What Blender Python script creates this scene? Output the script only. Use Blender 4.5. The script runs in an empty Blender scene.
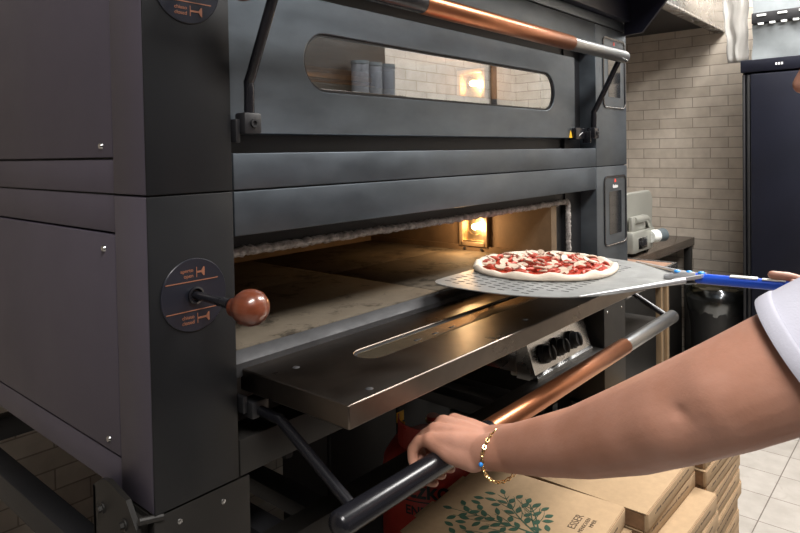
import bpy, bmesh, math, random
from mathutils import Vector, Matrix, noise
random.seed(7)
C = bpy.context.scene.collection
PI = math.pi
FL = -1.27            # floor height (z = 0 is the joint between the two oven decks)
V = Vector

# ---------------------------------------------------------------- materials
def new_mat(name):
    m = bpy.data.materials.new(name); m.use_nodes = True
    nt = m.node_tree
    b = nt.nodes['Principled BSDF']
    return m, nt, b

def simple(name, col, rough=.5, metal=0., nscale=0, namp=.1, bump=0, bscale=200, rvar=0, spec=.5, coat=0, stretch=None):
    """procedural material: colour with soft noise variation, roughness variation and fine bump"""
    m, nt, b = new_mat(name)
    b.inputs['Roughness'].default_value = rough
    b.inputs['Metallic'].default_value = metal
    b.inputs['Specular IOR Level'].default_value = spec
    b.inputs['Coat Weight'].default_value = coat
    tc = nt.nodes.new('ShaderNodeTexCoord')
    mp = nt.nodes.new('ShaderNodeMapping'); nt.links.new(tc.outputs['Object'], mp.inputs[0])
    if stretch: mp.inputs['Scale'].default_value = stretch
    n = nt.nodes.new('ShaderNodeTexNoise'); n.inputs['Scale'].default_value = nscale or 8
    n.inputs['Detail'].default_value = 6; n.inputs['Roughness'].default_value = .6
    nt.links.new(mp.outputs[0], n.inputs['Vector'])
    r = nt.nodes.new('ShaderNodeValToRGB')
    a = namp
    r.color_ramp.elements[0].position = .3; r.color_ramp.elements[1].position = .7
    r.color_ramp.elements[0].color = (*[c*(1-a) for c in col], 1)
    r.color_ramp.elements[1].color = (*[min(1, c*(1+a)) for c in col], 1)
    nt.links.new(n.outputs['Fac'], r.inputs[0]); nt.links.new(r.outputs[0], b.inputs['Base Color'])
    if rvar:
        mr = nt.nodes.new('ShaderNodeMapRange'); mr.inputs['From Min'].default_value = .3; mr.inputs['From Max'].default_value = .7
        mr.inputs['To Min'].default_value = max(0.02, rough-rvar); mr.inputs['To Max'].default_value = min(1, rough+rvar)
        n2 = nt.nodes.new('ShaderNodeTexNoise'); n2.inputs['Scale'].default_value = (nscale or 8)*2.3; n2.inputs['Detail'].default_value = 8
        nt.links.new(mp.outputs[0], n2.inputs['Vector'])
        nt.links.new(n2.outputs['Fac'], mr.inputs[0]); nt.links.new(mr.outputs[0], b.inputs['Roughness'])
    if bump:
        n3 = nt.nodes.new('ShaderNodeTexNoise'); n3.inputs['Scale'].default_value = bscale; n3.inputs['Detail'].default_value = 3
        nt.links.new(mp.outputs[0], n3.inputs['Vector'])
        bp = nt.nodes.new('ShaderNodeBump'); bp.inputs['Strength'].default_value = bump; bp.inputs['Distance'].default_value = .002
        nt.links.new(n3.outputs['Fac'], bp.inputs['Height']); nt.links.new(bp.outputs[0], b.inputs['Normal'])
    return m

def emit(name, col, s):
    m, nt, b = new_mat(name)
    b.inputs['Base Color'].default_value = (*col, 1)
    b.inputs['Emission Color'].default_value = (*col, 1); b.inputs['Emission Strength'].default_value = s
    return m

def tile_mat(name, axis, u0, z0, bw, rh, c1, c2, cm, mortar=.0025, offset=.5, rough=.35, dirt=0.):
    """tiles laid on a wall (axis = horizontal world axis) or on the floor (axis 'xy')"""
    m, nt, b = new_mat(name)
    tc = nt.nodes.new('ShaderNodeTexCoord')
    sp = nt.nodes.new('ShaderNodeSeparateXYZ'); nt.links.new(tc.outputs['Object'], sp.inputs[0])
    cb = nt.nodes.new('ShaderNodeCombineXYZ')
    def off(o, v):
        a = nt.nodes.new('ShaderNodeMath'); a.operation = 'SUBTRACT'; a.inputs[1].default_value = v
        nt.links.new(o, a.inputs[0]); return a.outputs[0]
    if axis == 'x': uo, vo = sp.outputs['X'], sp.outputs['Z']
    elif axis == 'y': uo, vo = sp.outputs['Y'], sp.outputs['Z']
    else: uo, vo = sp.outputs['X'], sp.outputs['Y']
    nt.links.new(off(uo, u0-20*bw), cb.inputs[0]); nt.links.new(off(vo, z0-40*rh), cb.inputs[1])
    br = nt.nodes.new('ShaderNodeTexBrick')
    br.offset = offset; br.offset_frequency = 2; br.squash = 1
    br.inputs['Scale'].default_value = 1; br.inputs['Brick Width'].default_value = bw; br.inputs['Row Height'].default_value = rh
    br.inputs['Mortar Size'].default_value = mortar; br.inputs['Mortar Smooth'].default_value = .15
    br.inputs['Bias'].default_value = 0
    br.inputs['Color1'].default_value = (*c1, 1); br.inputs['Color2'].default_value = (*c2, 1); br.inputs['Mortar'].default_value = (*cm, 1)
    nt.links.new(cb.outputs[0], br.inputs['Vector'])
    n = nt.nodes.new('ShaderNodeTexNoise'); n.inputs['Scale'].default_value = 14; n.inputs['Detail'].default_value = 8
    nt.links.new(tc.outputs['Object'], n.inputs['Vector'])
    mx = nt.nodes.new('ShaderNodeMix'); mx.data_type = 'RGBA'; mx.blend_type = 'MULTIPLY'
    mx.inputs['Factor'].default_value = 1
    rp = nt.nodes.new('ShaderNodeValToRGB'); rp.color_ramp.elements[0].color = (.82, .81, .8, 1); rp.color_ramp.elements[0].position = .3
    rp.color_ramp.elements[1].position = .65
    nt.links.new(n.outputs['Fac'], rp.inputs[0])
    nt.links.new(br.outputs['Color'], mx.inputs['A']); nt.links.new(rp.outputs[0], mx.inputs['B'])
    last = mx.outputs['Result']
    if dirt:
        n2 = nt.nodes.new('ShaderNodeTexNoise'); n2.inputs['Scale'].default_value = 9; n2.inputs['Detail'].default_value = 12; n2.inputs['Roughness'].default_value = .7
        n2.inputs['Distortion'].default_value = .8
        nt.links.new(tc.outputs['Object'], n2.inputs['Vector'])
        r2 = nt.nodes.new('ShaderNodeValToRGB'); r2.color_ramp.elements[0].position = .62; r2.color_ramp.elements[1].position = .78
        r2.color_ramp.elements[0].color = (0, 0, 0, 1); r2.color_ramp.elements[1].color = (dirt, dirt, dirt, 1)
        nt.links.new(n2.outputs['Fac'], r2.inputs[0])
        m2 = nt.nodes.new('ShaderNodeMix'); m2.data_type = 'RGBA'
        m2.inputs['B'].default_value = (.2, .15, .12, 1)
        nt.links.new(r2.outputs[0], m2.inputs['Factor']); nt.links.new(last, m2.inputs['A']); last = m2.outputs['Result']
    nt.links.new(last, b.inputs['Base Color'])
    b.inputs['Roughness'].default_value = rough
    bp = nt.nodes.new('ShaderNodeBump'); bp.inputs['Strength'].default_value = .5; bp.inputs['Distance'].default_value = .003; bp.invert = True
    nt.links.new(br.outputs['Fac'], bp.inputs['Height'])
    bp2 = nt.nodes.new('ShaderNodeBump'); bp2.inputs['Strength'].default_value = .25; bp2.inputs['Distance'].default_value = .004
    nt.links.new(n.outputs['Fac'], bp2.inputs['Height']); nt.links.new(bp.outputs[0], bp2.inputs['Normal'])
    nt.links.new(bp2.outputs[0], b.inputs['Normal'])
    return m

def glass_mat(name, tint=(1, 1, 1), r0=.05, r1=.6, rough=.0):
    """thin pane: reflects more at grazing angles, otherwise lets light straight through"""
    m = bpy.data.materials.new(name); m.use_nodes = True
    nt = m.node_tree; nt.nodes.clear()
    out = nt.nodes.new('ShaderNodeOutputMaterial')
    tr = nt.nodes.new('ShaderNodeBsdfTransparent'); tr.inputs[0].default_value = (*tint, 1)
    gl = nt.nodes.new('ShaderNodeBsdfGlossy'); gl.inputs['Roughness'].default_value = rough; gl.inputs['Color'].default_value = (.86, .91, .95, 1)
    lw = nt.nodes.new('ShaderNodeLayerWeight'); lw.inputs['Blend'].default_value = .5
    mr = nt.nodes.new('ShaderNodeMapRange'); mr.inputs['To Min'].default_value = r0; mr.inputs['To Max'].default_value = r1
    ge = nt.nodes.new('ShaderNodeNewGeometry')
    inv = nt.nodes.new('ShaderNodeMath'); inv.operation = 'SUBTRACT'; inv.inputs[0].default_value = 1
    mu = nt.nodes.new('ShaderNodeMath'); mu.operation = 'MULTIPLY'
    mx = nt.nodes.new('ShaderNodeMixShader')
    nt.links.new(lw.outputs['Facing'], mr.inputs[0]); nt.links.new(ge.outputs['Backfacing'], inv.inputs[1])
    nt.links.new(mr.outputs[0], mu.inputs[0]); nt.links.new(inv.outputs[0], mu.inputs[1])
    nt.links.new(mu.outputs[0], mx.inputs[0]); nt.links.new(tr.outputs[0], mx.inputs[1]); nt.links.new(gl.outputs[0], mx.inputs[2])
    nt.links.new(mx.outputs[0], out.inputs[0])
    return m

def stone_mat():
    m, nt, b = new_mat('baking_stone')
    tc = nt.nodes.new('ShaderNodeTexCoord')
    n = nt.nodes.new('ShaderNodeTexNoise'); n.inputs['Scale'].default_value = 7; n.inputs['Detail'].default_value = 10; n.inputs['Roughness'].default_value = .65
    n2 = nt.nodes.new('ShaderNodeTexNoise'); n2.inputs['Scale'].default_value = 15; n2.inputs['Detail'].default_value = 9; n2.inputs['Distortion'].default_value = .3; n2.inputs['Roughness'].default_value = .7
    for k in (n, n2): nt.links.new(tc.outputs['Object'], k.inputs['Vector'])
    r = nt.nodes.new('ShaderNodeValToRGB'); e = r.color_ramp.elements
    e[0].position = .3; e[0].color = (.070, .056, .041, 1); e[1].position = .7; e[1].color = (.125, .104, .078, 1)
    r2 = nt.nodes.new('ShaderNodeValToRGB'); e = r2.color_ramp.elements
    e[0].position = .37; e[0].color = (.34, .33, .32, 1); e[1].position = .46; e[1].color = (1, 1, 1, 1)
    nt.links.new(n.outputs['Fac'], r.inputs[0]); nt.links.new(n2.outputs['Fac'], r2.inputs[0])
    mx = nt.nodes.new('ShaderNodeMix'); mx.data_type = 'RGBA'; mx.blend_type = 'MULTIPLY'; mx.inputs['Factor'].default_value = 1
    nt.links.new(r.outputs[0], mx.inputs['A']); nt.links.new(r2.outputs[0], mx.inputs['B']); nt.links.new(mx.outputs['Result'], b.inputs['Base Color'])
    b.inputs['Roughness'].default_value = .8; b.inputs['Specular IOR Level'].default_value = .2
    return m

def wood_mat(name, c1, c2, rough=.3, scale=(3, 3, 30), coat=.3):
    m, nt, b = new_mat(name)
    tc = nt.nodes.new('ShaderNodeTexCoord'); mp = nt.nodes.new('ShaderNodeMapping'); mp.inputs['Scale'].default_value = scale
    n = nt.nodes.new('ShaderNodeTexNoise'); n.inputs['Scale'].default_value = 6; n.inputs['Detail'].default_value = 6; n.inputs['Distortion'].default_value = .4
    r = nt.nodes.new('ShaderNodeValToRGB'); e = r.color_ramp.elements
    e[0].position = .3; e[0].color = (*c1, 1); e[1].position = .7; e[1].color = (*c2, 1)
    nt.links.new(tc.outputs['Object'], mp.inputs[0]); nt.links.new(mp.outputs[0], n.inputs['Vector'])
    nt.links.new(n.outputs['Fac'], r.inputs[0]); nt.links.new(r.outputs[0], b.inputs['Base Color'])
    b.inputs['Roughness'].default_value = rough; b.inputs['Coat Weight'].default_value = coat; b.inputs['Coat Roughness'].default_value = .1
    return m

def skin_mat():
    m, nt, b = new_mat('skin')
    tc = nt.nodes.new('ShaderNodeTexCoord')
    n = nt.nodes.new('ShaderNodeTexNoise'); n.inputs['Scale'].default_value = 16; n.inputs['Detail'].default_value = 6
    nt.links.new(tc.outputs['Object'], n.inputs['Vector'])
    r = nt.nodes.new('ShaderNodeValToRGB'); e = r.color_ramp.elements
    e[0].position = .3; e[0].color = (.43, .205, .135, 1); e[1].position = .7; e[1].color = (.52, .27, .195, 1)
    nt.links.new(n.outputs['Fac'], r.inputs[0]); nt.links.new(r.outputs[0], b.inputs['Base Color'])
    b.inputs['Roughness'].default_value = .5
    b.inputs['Subsurface Weight'].default_value = .12; b.inputs['Subsurface Radius'].default_value = (.012, .005, .003); b.inputs['Subsurface Scale'].default_value = .6
    n2 = nt.nodes.new('ShaderNodeTexNoise'); n2.inputs['Scale'].default_value = 260; n2.inputs['Detail'].default_value = 3
    nt.links.new(tc.outputs['Object'], n2.inputs['Vector'])
    bp = nt.nodes.new('ShaderNodeBump'); bp.inputs['Strength'].default_value = .25; bp.inputs['Distance'].default_value = .001
    nt.links.new(n2.outputs['Fac'], bp.inputs['Height']); nt.links.new(bp.outputs[0], b.inputs['Normal'])
    return m

M = {}
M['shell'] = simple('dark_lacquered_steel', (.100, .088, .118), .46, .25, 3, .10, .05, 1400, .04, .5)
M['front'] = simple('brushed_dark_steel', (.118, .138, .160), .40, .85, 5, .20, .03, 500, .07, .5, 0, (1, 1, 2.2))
M['pillar'] = simple('shaded_lacquered_front', (.010, .0105, .012), .40, .1, 4, .15, .03, 900, .05, .32)  # side lacquer darkened to paint in the front face's dim reflection
M['black'] = simple('black_powder_coat', (.012, .012, .014), .5, 0, 12, .2, .1, 700)
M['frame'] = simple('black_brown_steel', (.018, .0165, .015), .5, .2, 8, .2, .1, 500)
M['blackgloss'] = simple('black_satin_tube', (.010, .010, .013), .24, .1, 6, .2)
M['steel'] = simple('stainless_steel', (.55, .55, .55), .26, 1, 6, .06, 0, 0, .04)
M['bar_steel'] = simple('grey_steel_tube', (.30, .31, .32), .3, 1, 4, .06)
M['tray'] = simple('scorched_steel_plate', (.155, .130, .110), .31, 1, 5, .30, .02, 300, .05)
M['sill'] = simple('sill_steel', (.045, .045, .048), .6, .4, 20, .25, .05, 200, .08)
M['copper'] = simple('copper_tube', (.44, .175, .085), .30, .9, 9, .12)
M['copper_ink'] = simple('copper_print', (.26, .105, .06), .5, .2)
M['stone'] = stone_mat()
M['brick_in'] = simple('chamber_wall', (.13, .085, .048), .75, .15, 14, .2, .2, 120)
M['insul'] = simple('gasket_fibre', (.30, .275, .26), .95, 0, 90, .6, 1.0, 320)
M['knobwood'] = wood_mat('red_brown_wood', (.105, .026, .011), (.18, .048, .022), .3, (6, 2, 30), .5)
M['glass'] = glass_mat('window_glass', (.9, .9, .88), .16, .78)
M['clear'] = glass_mat('clear_glass', (1, .97, .9), .05, .7)
M['screen'] = simple('dark_screen', (.01, .012, .014), .06, 0)
M['bulb'] = emit('lamp_filament', (1, .68, .34), 40)
M['lampbox'] = simple('lamp_reflector', (.75, .62, .42), .3, 1)
M['white'] = simple('white_print', (.8, .8, .8), .5)
M['red'] = simple('red_paint', (.42, .035, .025), .35, 0, 10, .2, 0, 0, .08)
M['redmark'] = simple('red_mark', (.8, .06, .04), .4)
M['yellow'] = simple('yellow_sticker', (.85, .5, .03), .5)
M['brass'] = simple('brass_valve', (.55, .42, .22), .35, 1)
M['kraft'] = simple('kraft_cardboard', (.40, .275, .158), .85, 0, 60, .07, .1, 400)
M['kraft_edge'] = simple('cardboard_inside', (.20, .11, .055), .9, 0, 30, .3)
M['green'] = simple('green_ink', (.032, .085, .052), .7, 0, 40, .15)
M['ink'] = simple('brown_ink', (.10, .065, .04), .8)
M['peel'] = simple('anodised_aluminium', (.27, .275, .27), .45, .35, 14, .22, .05, 160, .08)
M['socket'] = simple('bright_aluminium', (.46, .46, .47), .42, .6, 8, .08)
M['blue'] = simple('blue_handle', (.012, .085, .62), .28, .2, 10, .1)
M['bluedot'] = simple('blue_rivet', (.03, .28, .75), .35)
M['label'] = simple('worn_white_label', (.7, .72, .7), .5, 0, 60, .25)
M['dough'] = simple('raw_dough', (.64, .55, .45), .75, 0, 22, .10, .7, 70)
M['sauce'] = simple('tomato_sauce', (.40, .034, .014), .32, 0, 40, .35, .8, 70, .1)
M['mush'] = simple('mushroom_flesh', (.55, .43, .33), .6, 0, 70, .28, .4, 90)
M['mushskin'] = simple('mushroom_skin', (.22, .13, .085), .6, 0, 60, .3)
M['salami'] = simple('red_salami', (.46, .075, .045), .45, 0, 80, .4, .3, 120)
M['skin'] = skin_mat()
M['shirt'] = simple('lavender_white_cotton', (.50, .50, .58), .92, 0, 8, .03, .15, 420)
M['trouser'] = simple('dark_cotton', (.03, .03, .035), .9)
M['shoe'] = simple('black_leather', (.02, .02, .02), .4)
M['hair'] = simple('dark_brown_hair', (.035, .02, .012), .6, 0, 40, .3, .8, 200)
M['eye'] = simple('eye_white', (.8, .78, .76), .2)
M['gold'] = simple('gold_chain', (.83, .56, .26), .22, 1)
M['bluebead'] = simple('blue_bead', (.02, .25, .75), .2)
M['fridge'] = simple('navy_black_enamel', (.008, .009, .017), .36, .1, 6, .15, .05, 300)
M['navy'] = simple('hood_black_navy', (.012, .013, .026), .4, .2, 5, .15)
M['counter'] = simple('dark_brown_counter', (.075, .055, .042), .22, 0, 20, .2, .05, 80)
M['browntop'] = simple('brown_board', (.25, .14, .09), .5, 0, 15, .2)
M['slicer'] = simple('grey_slicer_paint', (.40, .40, .36), .32, .5, 6, .06)
M['darkgrey'] = simple('dark_grey_plastic', (.09, .11, .12), .4)
M['binblack'] = simple('black_bin_plastic', (.012, .012, .012), .45)
M['bag'] = glass_mat('clear_bag_film', (.55, .54, .46), .12, .6, .2)
M['film'] = simple('white_plastic_film', (.22, .24, .25), .16, 0, 9, .12, .3, 12, .06)
M['gap'] = simple('joint_shadow_rubber', (.006, .006, .007), .8)
M['gold_trim'] = simple('bronze_leg', (.40, .29, .18), .35, .7)
M['grey_bin'] = simple('grey_canister', (.16, .17, .19), .4, .3)

# ---------------------------------------------------------------- mesh building
class B:
    def __init__(s): s.bm = bmesh.new()
    def box(s, x0, x1, y0, y1, z0, z1, bev=0, rot=None, piv=None, seg=2):
        r = bmesh.ops.create_cube(s.bm, size=1)
        vs = r['verts']
        for v in vs:
            v.co = V((x0+(v.co.x+.5)*(x1-x0), y0+(v.co.y+.5)*(y1-y0), z0+(v.co.z+.5)*(z1-z0)))
        if bev:
            es = list({e for v in vs for e in v.link_edges})
            r = bmesh.ops.bevel(s.bm, geom=es, offset=bev, segments=seg, affect='EDGES', profile=.5)
            vs = list({v for f in r['faces'] for v in f.verts} | {v for v in vs if v.is_valid})
        if rot is not None:
            p = V(piv) if piv else V(((x0+x1)/2, (y0+y1)/2, (z0+z1)/2))
            for v in vs: v.co = p + rot @ (v.co-p)
        return s
    def cone(s, p, q, r0, r1=None, seg=24, caps=True):
        p, q = V(p), V(q); r1 = r0 if r1 is None else r1
        d = q-p; L = d.length
        if L < 1e-7: return s
        R = d.to_track_quat('Z', 'Y').to_matrix().to_4x4()
        bmesh.ops.create_cone(s.bm, cap_ends=caps, segments=seg, radius1=max(r0, 1e-5), radius2=max(r1, 1e-5), depth=L, matrix=Matrix.Translation((p+q)/2) @ R)
        return s
    def sph(s, c, r, seg=20, rings=12, sc=None, R=None):
        m = Matrix.Translation(V(c))
        if R is not None: m = m @ R.to_4x4()
        if sc: m = m @ Matrix.Diagonal((*sc, 1))
        bmesh.ops.create_uvsphere(s.bm, u_segments=seg, v_segments=rings, radius=r, matrix=m); return s
    def tube(s, path, r, seg=16, caps=True):
        path = [V(p) for p in path]
        rs = r if isinstance(r, (list, tuple)) else [r]*len(path)
        rings = []; prev = None
        for i, p in enumerate(path):
            t = ((path[min(i+1, len(path)-1)]-p).normalized() + (p-path[max(i-1, 0)]).normalized())
            t.normalize()
            if prev is None:
                a = t.orthogonal().normalized()
            else:
                a = prev - t*prev.dot(t); a.normalize()
            prev = a; b = t.cross(a)
            rings.append([s.bm.verts.new(p+(a*math.cos(2*PI*k/seg)+b*math.sin(2*PI*k/seg))*rs[i]) for k in range(seg)])
        for A, D in zip(rings, rings[1:]):
            for k in range(seg): s.bm.faces.new((A[k], A[(k+1) % seg], D[(k+1) % seg], D[k]))
        if caps:
            s.bm.faces.new(list(reversed(rings[0]))); s.bm.faces.new(rings[-1])
        return s
    def lathe(s, prof, c=(0, 0, 0), axis='z', seg=40):
        rings = []
        for r, h in prof:
            ring = []
            for k in range(seg):
                a = 2*PI*k/seg
                p = (r*math.cos(a), r*math.sin(a), h)
                if axis == 'y': p = (p[0], p[2], p[1])
                if axis == 'x': p = (p[2], p[0], p[1])
                ring.append(s.bm.verts.new(V(c)+V(p)))
            rings.append(ring)
        for A, D in zip(rings, rings[1:]):
            for k in range(seg): s.bm.faces.new((A[k], A[(k+1) % seg], D[(k+1) % seg], D[k]))
        s.bm.faces.new(rings[0]); s.bm.faces.new(rings[-1])
        return s
    def prism(s, pts, off):
        """closed polygon pts (3D) extruded by off"""
        off = V(off)
        a = [s.bm.verts.new(V(p)) for p in pts]; b = [s.bm.verts.new(V(p)+off) for p in pts]
        n = len(a)
        s.bm.faces.new(a); s.bm.faces.new(list(reversed(b)))
        for i in range(n): s.bm.faces.new((a[i], b[i], b[(i+1) % n], a[(i+1) % n]))
        return s
    def holeplate(s, outer, inner, off):
        """plate between two matching closed loops (3D), extruded by off"""
        off = V(off); n = len(outer)
        L = [[s.bm.verts.new(V(p)+o) for p in lp] for o in (V((0, 0, 0)), off) for lp in (outer, inner)]
        o0, i0, o1, i1 = L
        for k in range(n):
            j = (k+1) % n
            s.bm.faces.new((o0[k], o0[j], i0[j], i0[k])); s.bm.faces.new((o1[k], i1[k], i1[j], o1[j]))
            s.bm.faces.new((o0[k], o1[k], o1[j], o0[j])); s.bm.faces.new((i0[k], i0[j], i1[j], i1[k]))
        return s
    def torus(s, c, R, r, rot=None, seg=14, rseg=8, sc=(1, 1, 1)):
        rot = rot or Matrix.Identity(3); rings = []
        for i in range(seg):
            a = 2*PI*i/seg; ring = []
            for j in range(rseg):
                b = 2*PI*j/rseg
                p = V(((R+r*math.cos(b))*math.cos(a)*sc[0], (R+r*math.cos(b))*math.sin(a)*sc[1], r*math.sin(b)*sc[2]))
                ring.append(s.bm.verts.new(V(c)+rot@p))
            rings.append(ring)
        for i in range(seg):
            A, D = rings[i], rings[(i+1) % seg]
            for j in range(rseg): s.bm.faces.new((A[j], D[j], D[(j+1) % rseg], A[(j+1) % rseg]))
        return s

ROOT = {}
def worldloc(o): return ROOT.get(o.name, V((0, 0, 0)))
def link(name, me, mat, parent=None, loc=(0, 0, 0)):
    o = bpy.data.objects.new(name, me)
    C.objects.link(o)
    if mat: me.materials.append(mat)
    if parent is not None: o.parent = parent; ROOT[o.name] = worldloc(parent)
    else: o.location = V(loc); ROOT[o.name] = V(loc)
    return o
def build(name, b, mat, parent=None, loc=(0, 0, 0), smooth=35, xf=None, mats=None):
    """b is in world coordinates; loc = origin for a top-level mesh"""
    bm = b.bm
    if xf:
        for v in bm.verts: v.co = xf(v.co)
    bmesh.ops.recalc_face_normals(bm, faces=bm.faces[:])
    L = worldloc(parent) if parent is not None else V(loc)
    for v in bm.verts: v.co -= L
    for e in bm.edges:
        if len(e.link_faces) == 2: e.smooth = e.calc_face_angle(0) < math.radians(smooth)
    for f in bm.faces: f.smooth = True
    me = bpy.data.meshes.new(name); bm.to_mesh(me); bm.free()
    return link(name, me, mat, parent, loc)
def thing(name, label, cat, loc=(0, 0, 0), group=None):
    o = bpy.data.objects.new(name, None); C.objects.link(o); o.location = V(loc); o.empty_display_size = .05
    ROOT[o.name] = V(loc)
    return tag(o, label, cat, group)
def tag(o, label, cat, group=None):
    o['label'] = label; o['category'] = cat
    if group: o['group'] = group
    return o
def struct(name, b, mat, loc=(0, 0, 0)):
    o = build(name, b, mat, None, loc); o['kind'] = 'structure'; return o
def dup(root, delta, label=None, group=None):
    r = root.copy(); C.objects.link(r); r.location = root.location+V(delta); ROOT[r.name] = V(r.location)
    if label: r['label'] = label
    if group: r['group'] = group
    for ch in list(root.children):
        c = ch.copy(); C.objects.link(c); c.parent = r
        for g in list(ch.children):
            d = g.copy(); C.objects.link(d); d.parent = c
    return r
def text(name, s, size, mat, parent, o, ux, uy, extr=.0004, align='CENTER', bold=False):
    """lettering as a mesh; o = origin point, ux = reading direction, uy = up direction"""
    cu = bpy.data.curves.new(name, 'FONT'); cu.body = s; cu.size = size; cu.align_x = align; cu.align_y = 'CENTER'; cu.extrude = extr
    if bold: cu.offset = size*.02
    ob = bpy.data.objects.new(name, cu); C.objects.link(ob)
    dg = bpy.context.evaluated_depsgraph_get(); me = bpy.data.meshes.new_from_object(ob.evaluated_get(dg))
    bpy.data.objects.remove(ob); bpy.data.curves.remove(cu)
    ux, uy = V(ux).normalized(), V(uy).normalized(); n = ux.cross(uy)
    m = Matrix((ux, uy, n)).transposed().to_4x4(); m.translation = V(o)-worldloc(parent)
    me.transform(m); me.name = name
    return link(name, me, mat, parent)

def stad(cx, cz, a, r, n=96, W=None):
    """matching loops: rectangle W=(x0,x1,z0,z1) and stadium (half core a, radius r) as lists of (x,z)"""
    x0, x1, z0, z1 = W
    per = []
    k = n//4
    for i in range(k): per.append((x0+(x1-x0)*i/k, z0))
    for i in range(k): per.append((x1, z0+(z1-z0)*i/k))
    for i in range(k): per.append((x1-(x1-x0)*i/k, z1))
    for i in range(k): per.append((x0, z1-(z1-z0)*i/k))
    inn = []
    for (x, z) in per:
        if x > cx+a: c = cx+a
        elif x < cx-a: c = cx-a
        else: c = x
        if c == x: inn.append((x, cz+(r if z > cz else -r)))
        else:
            d = math.hypot(x-c, z-cz); inn.append((c+(x-c)/d*r, cz+(z-cz)/d*r))
    return per, inn

# ---------------------------------------------------------------- the room
beige1, beige2, grout = (.68, .605, .52), (.58, .51, .43), (.34, .29, .235)
b = B().box(-2.6, 3.9, -1.75, 1.3, FL-.05, FL)
struct('floor', b, tile_mat('floor_tiles', 'xy', .087, -.275, .2, .2, (.45, .42, .385), (.41, .38, .345), (.17, .145, .125), .002, 0, .45, .6))
b = B().box(3.75, 3.85, -1.7, 1.29, FL, 1.4)
struct('wall_right', b, tile_mat('subway_tiles_side', 'y', .013, .733, .2, .0622, beige1, beige2, grout))
b = B().box(-2.6, 3.75, 1.19, 1.29, FL, 1.4)
struct('wall_back', b, tile_mat('subway_tiles_rear', 'x', .02, -.79, .2, .0622, beige1, beige2, grout))
b = B().box(2.32, 3.75, -1.7, -1.6, FL, 1.4)
struct('wall_front', b, tile_mat('subway_tiles_front', 'x', .0, .733, .2, .0622, (.60, .54, .47), (.52, .46, .40), grout))
b = B().box(-2.6, 2.32, -1.7, -1.6, FL, 1.4)
struct('trim_1', b, tile_mat('brown_tiles_front', 'x', .0, .733, .2, .0622, (.045, .037, .031), (.036, .03, .025), (.022, .018, .015)))
b = B().box(-2.6, -2.5, -1.6, 1.19, FL, 1.4)
struct('wall_left', b, simple('plaster_wall', (.16, .15, .15), .8, 0, 5, .05))
b = B().box(-2.6, 3.85, -1.7, 1.3, 1.4, 1.45)
struct('ceiling', b, simple('white_ceiling', (.7, .7, .7), .9, 0, 5, .03))

# ---------------------------------------------------------------- the oven
W = 1.62; P1 = .132; XR = 1.386; H = .42; DEPTH = 1.0; SY = .0925
oven = thing('pizza_oven', 'large dark steel two-deck pizza oven with copper handles, its lower door hanging open', 'oven', (.81, .5, -.42))
PIV = .098          # hinge height above each deck's bottom joint (closed door hangs above it)

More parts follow.
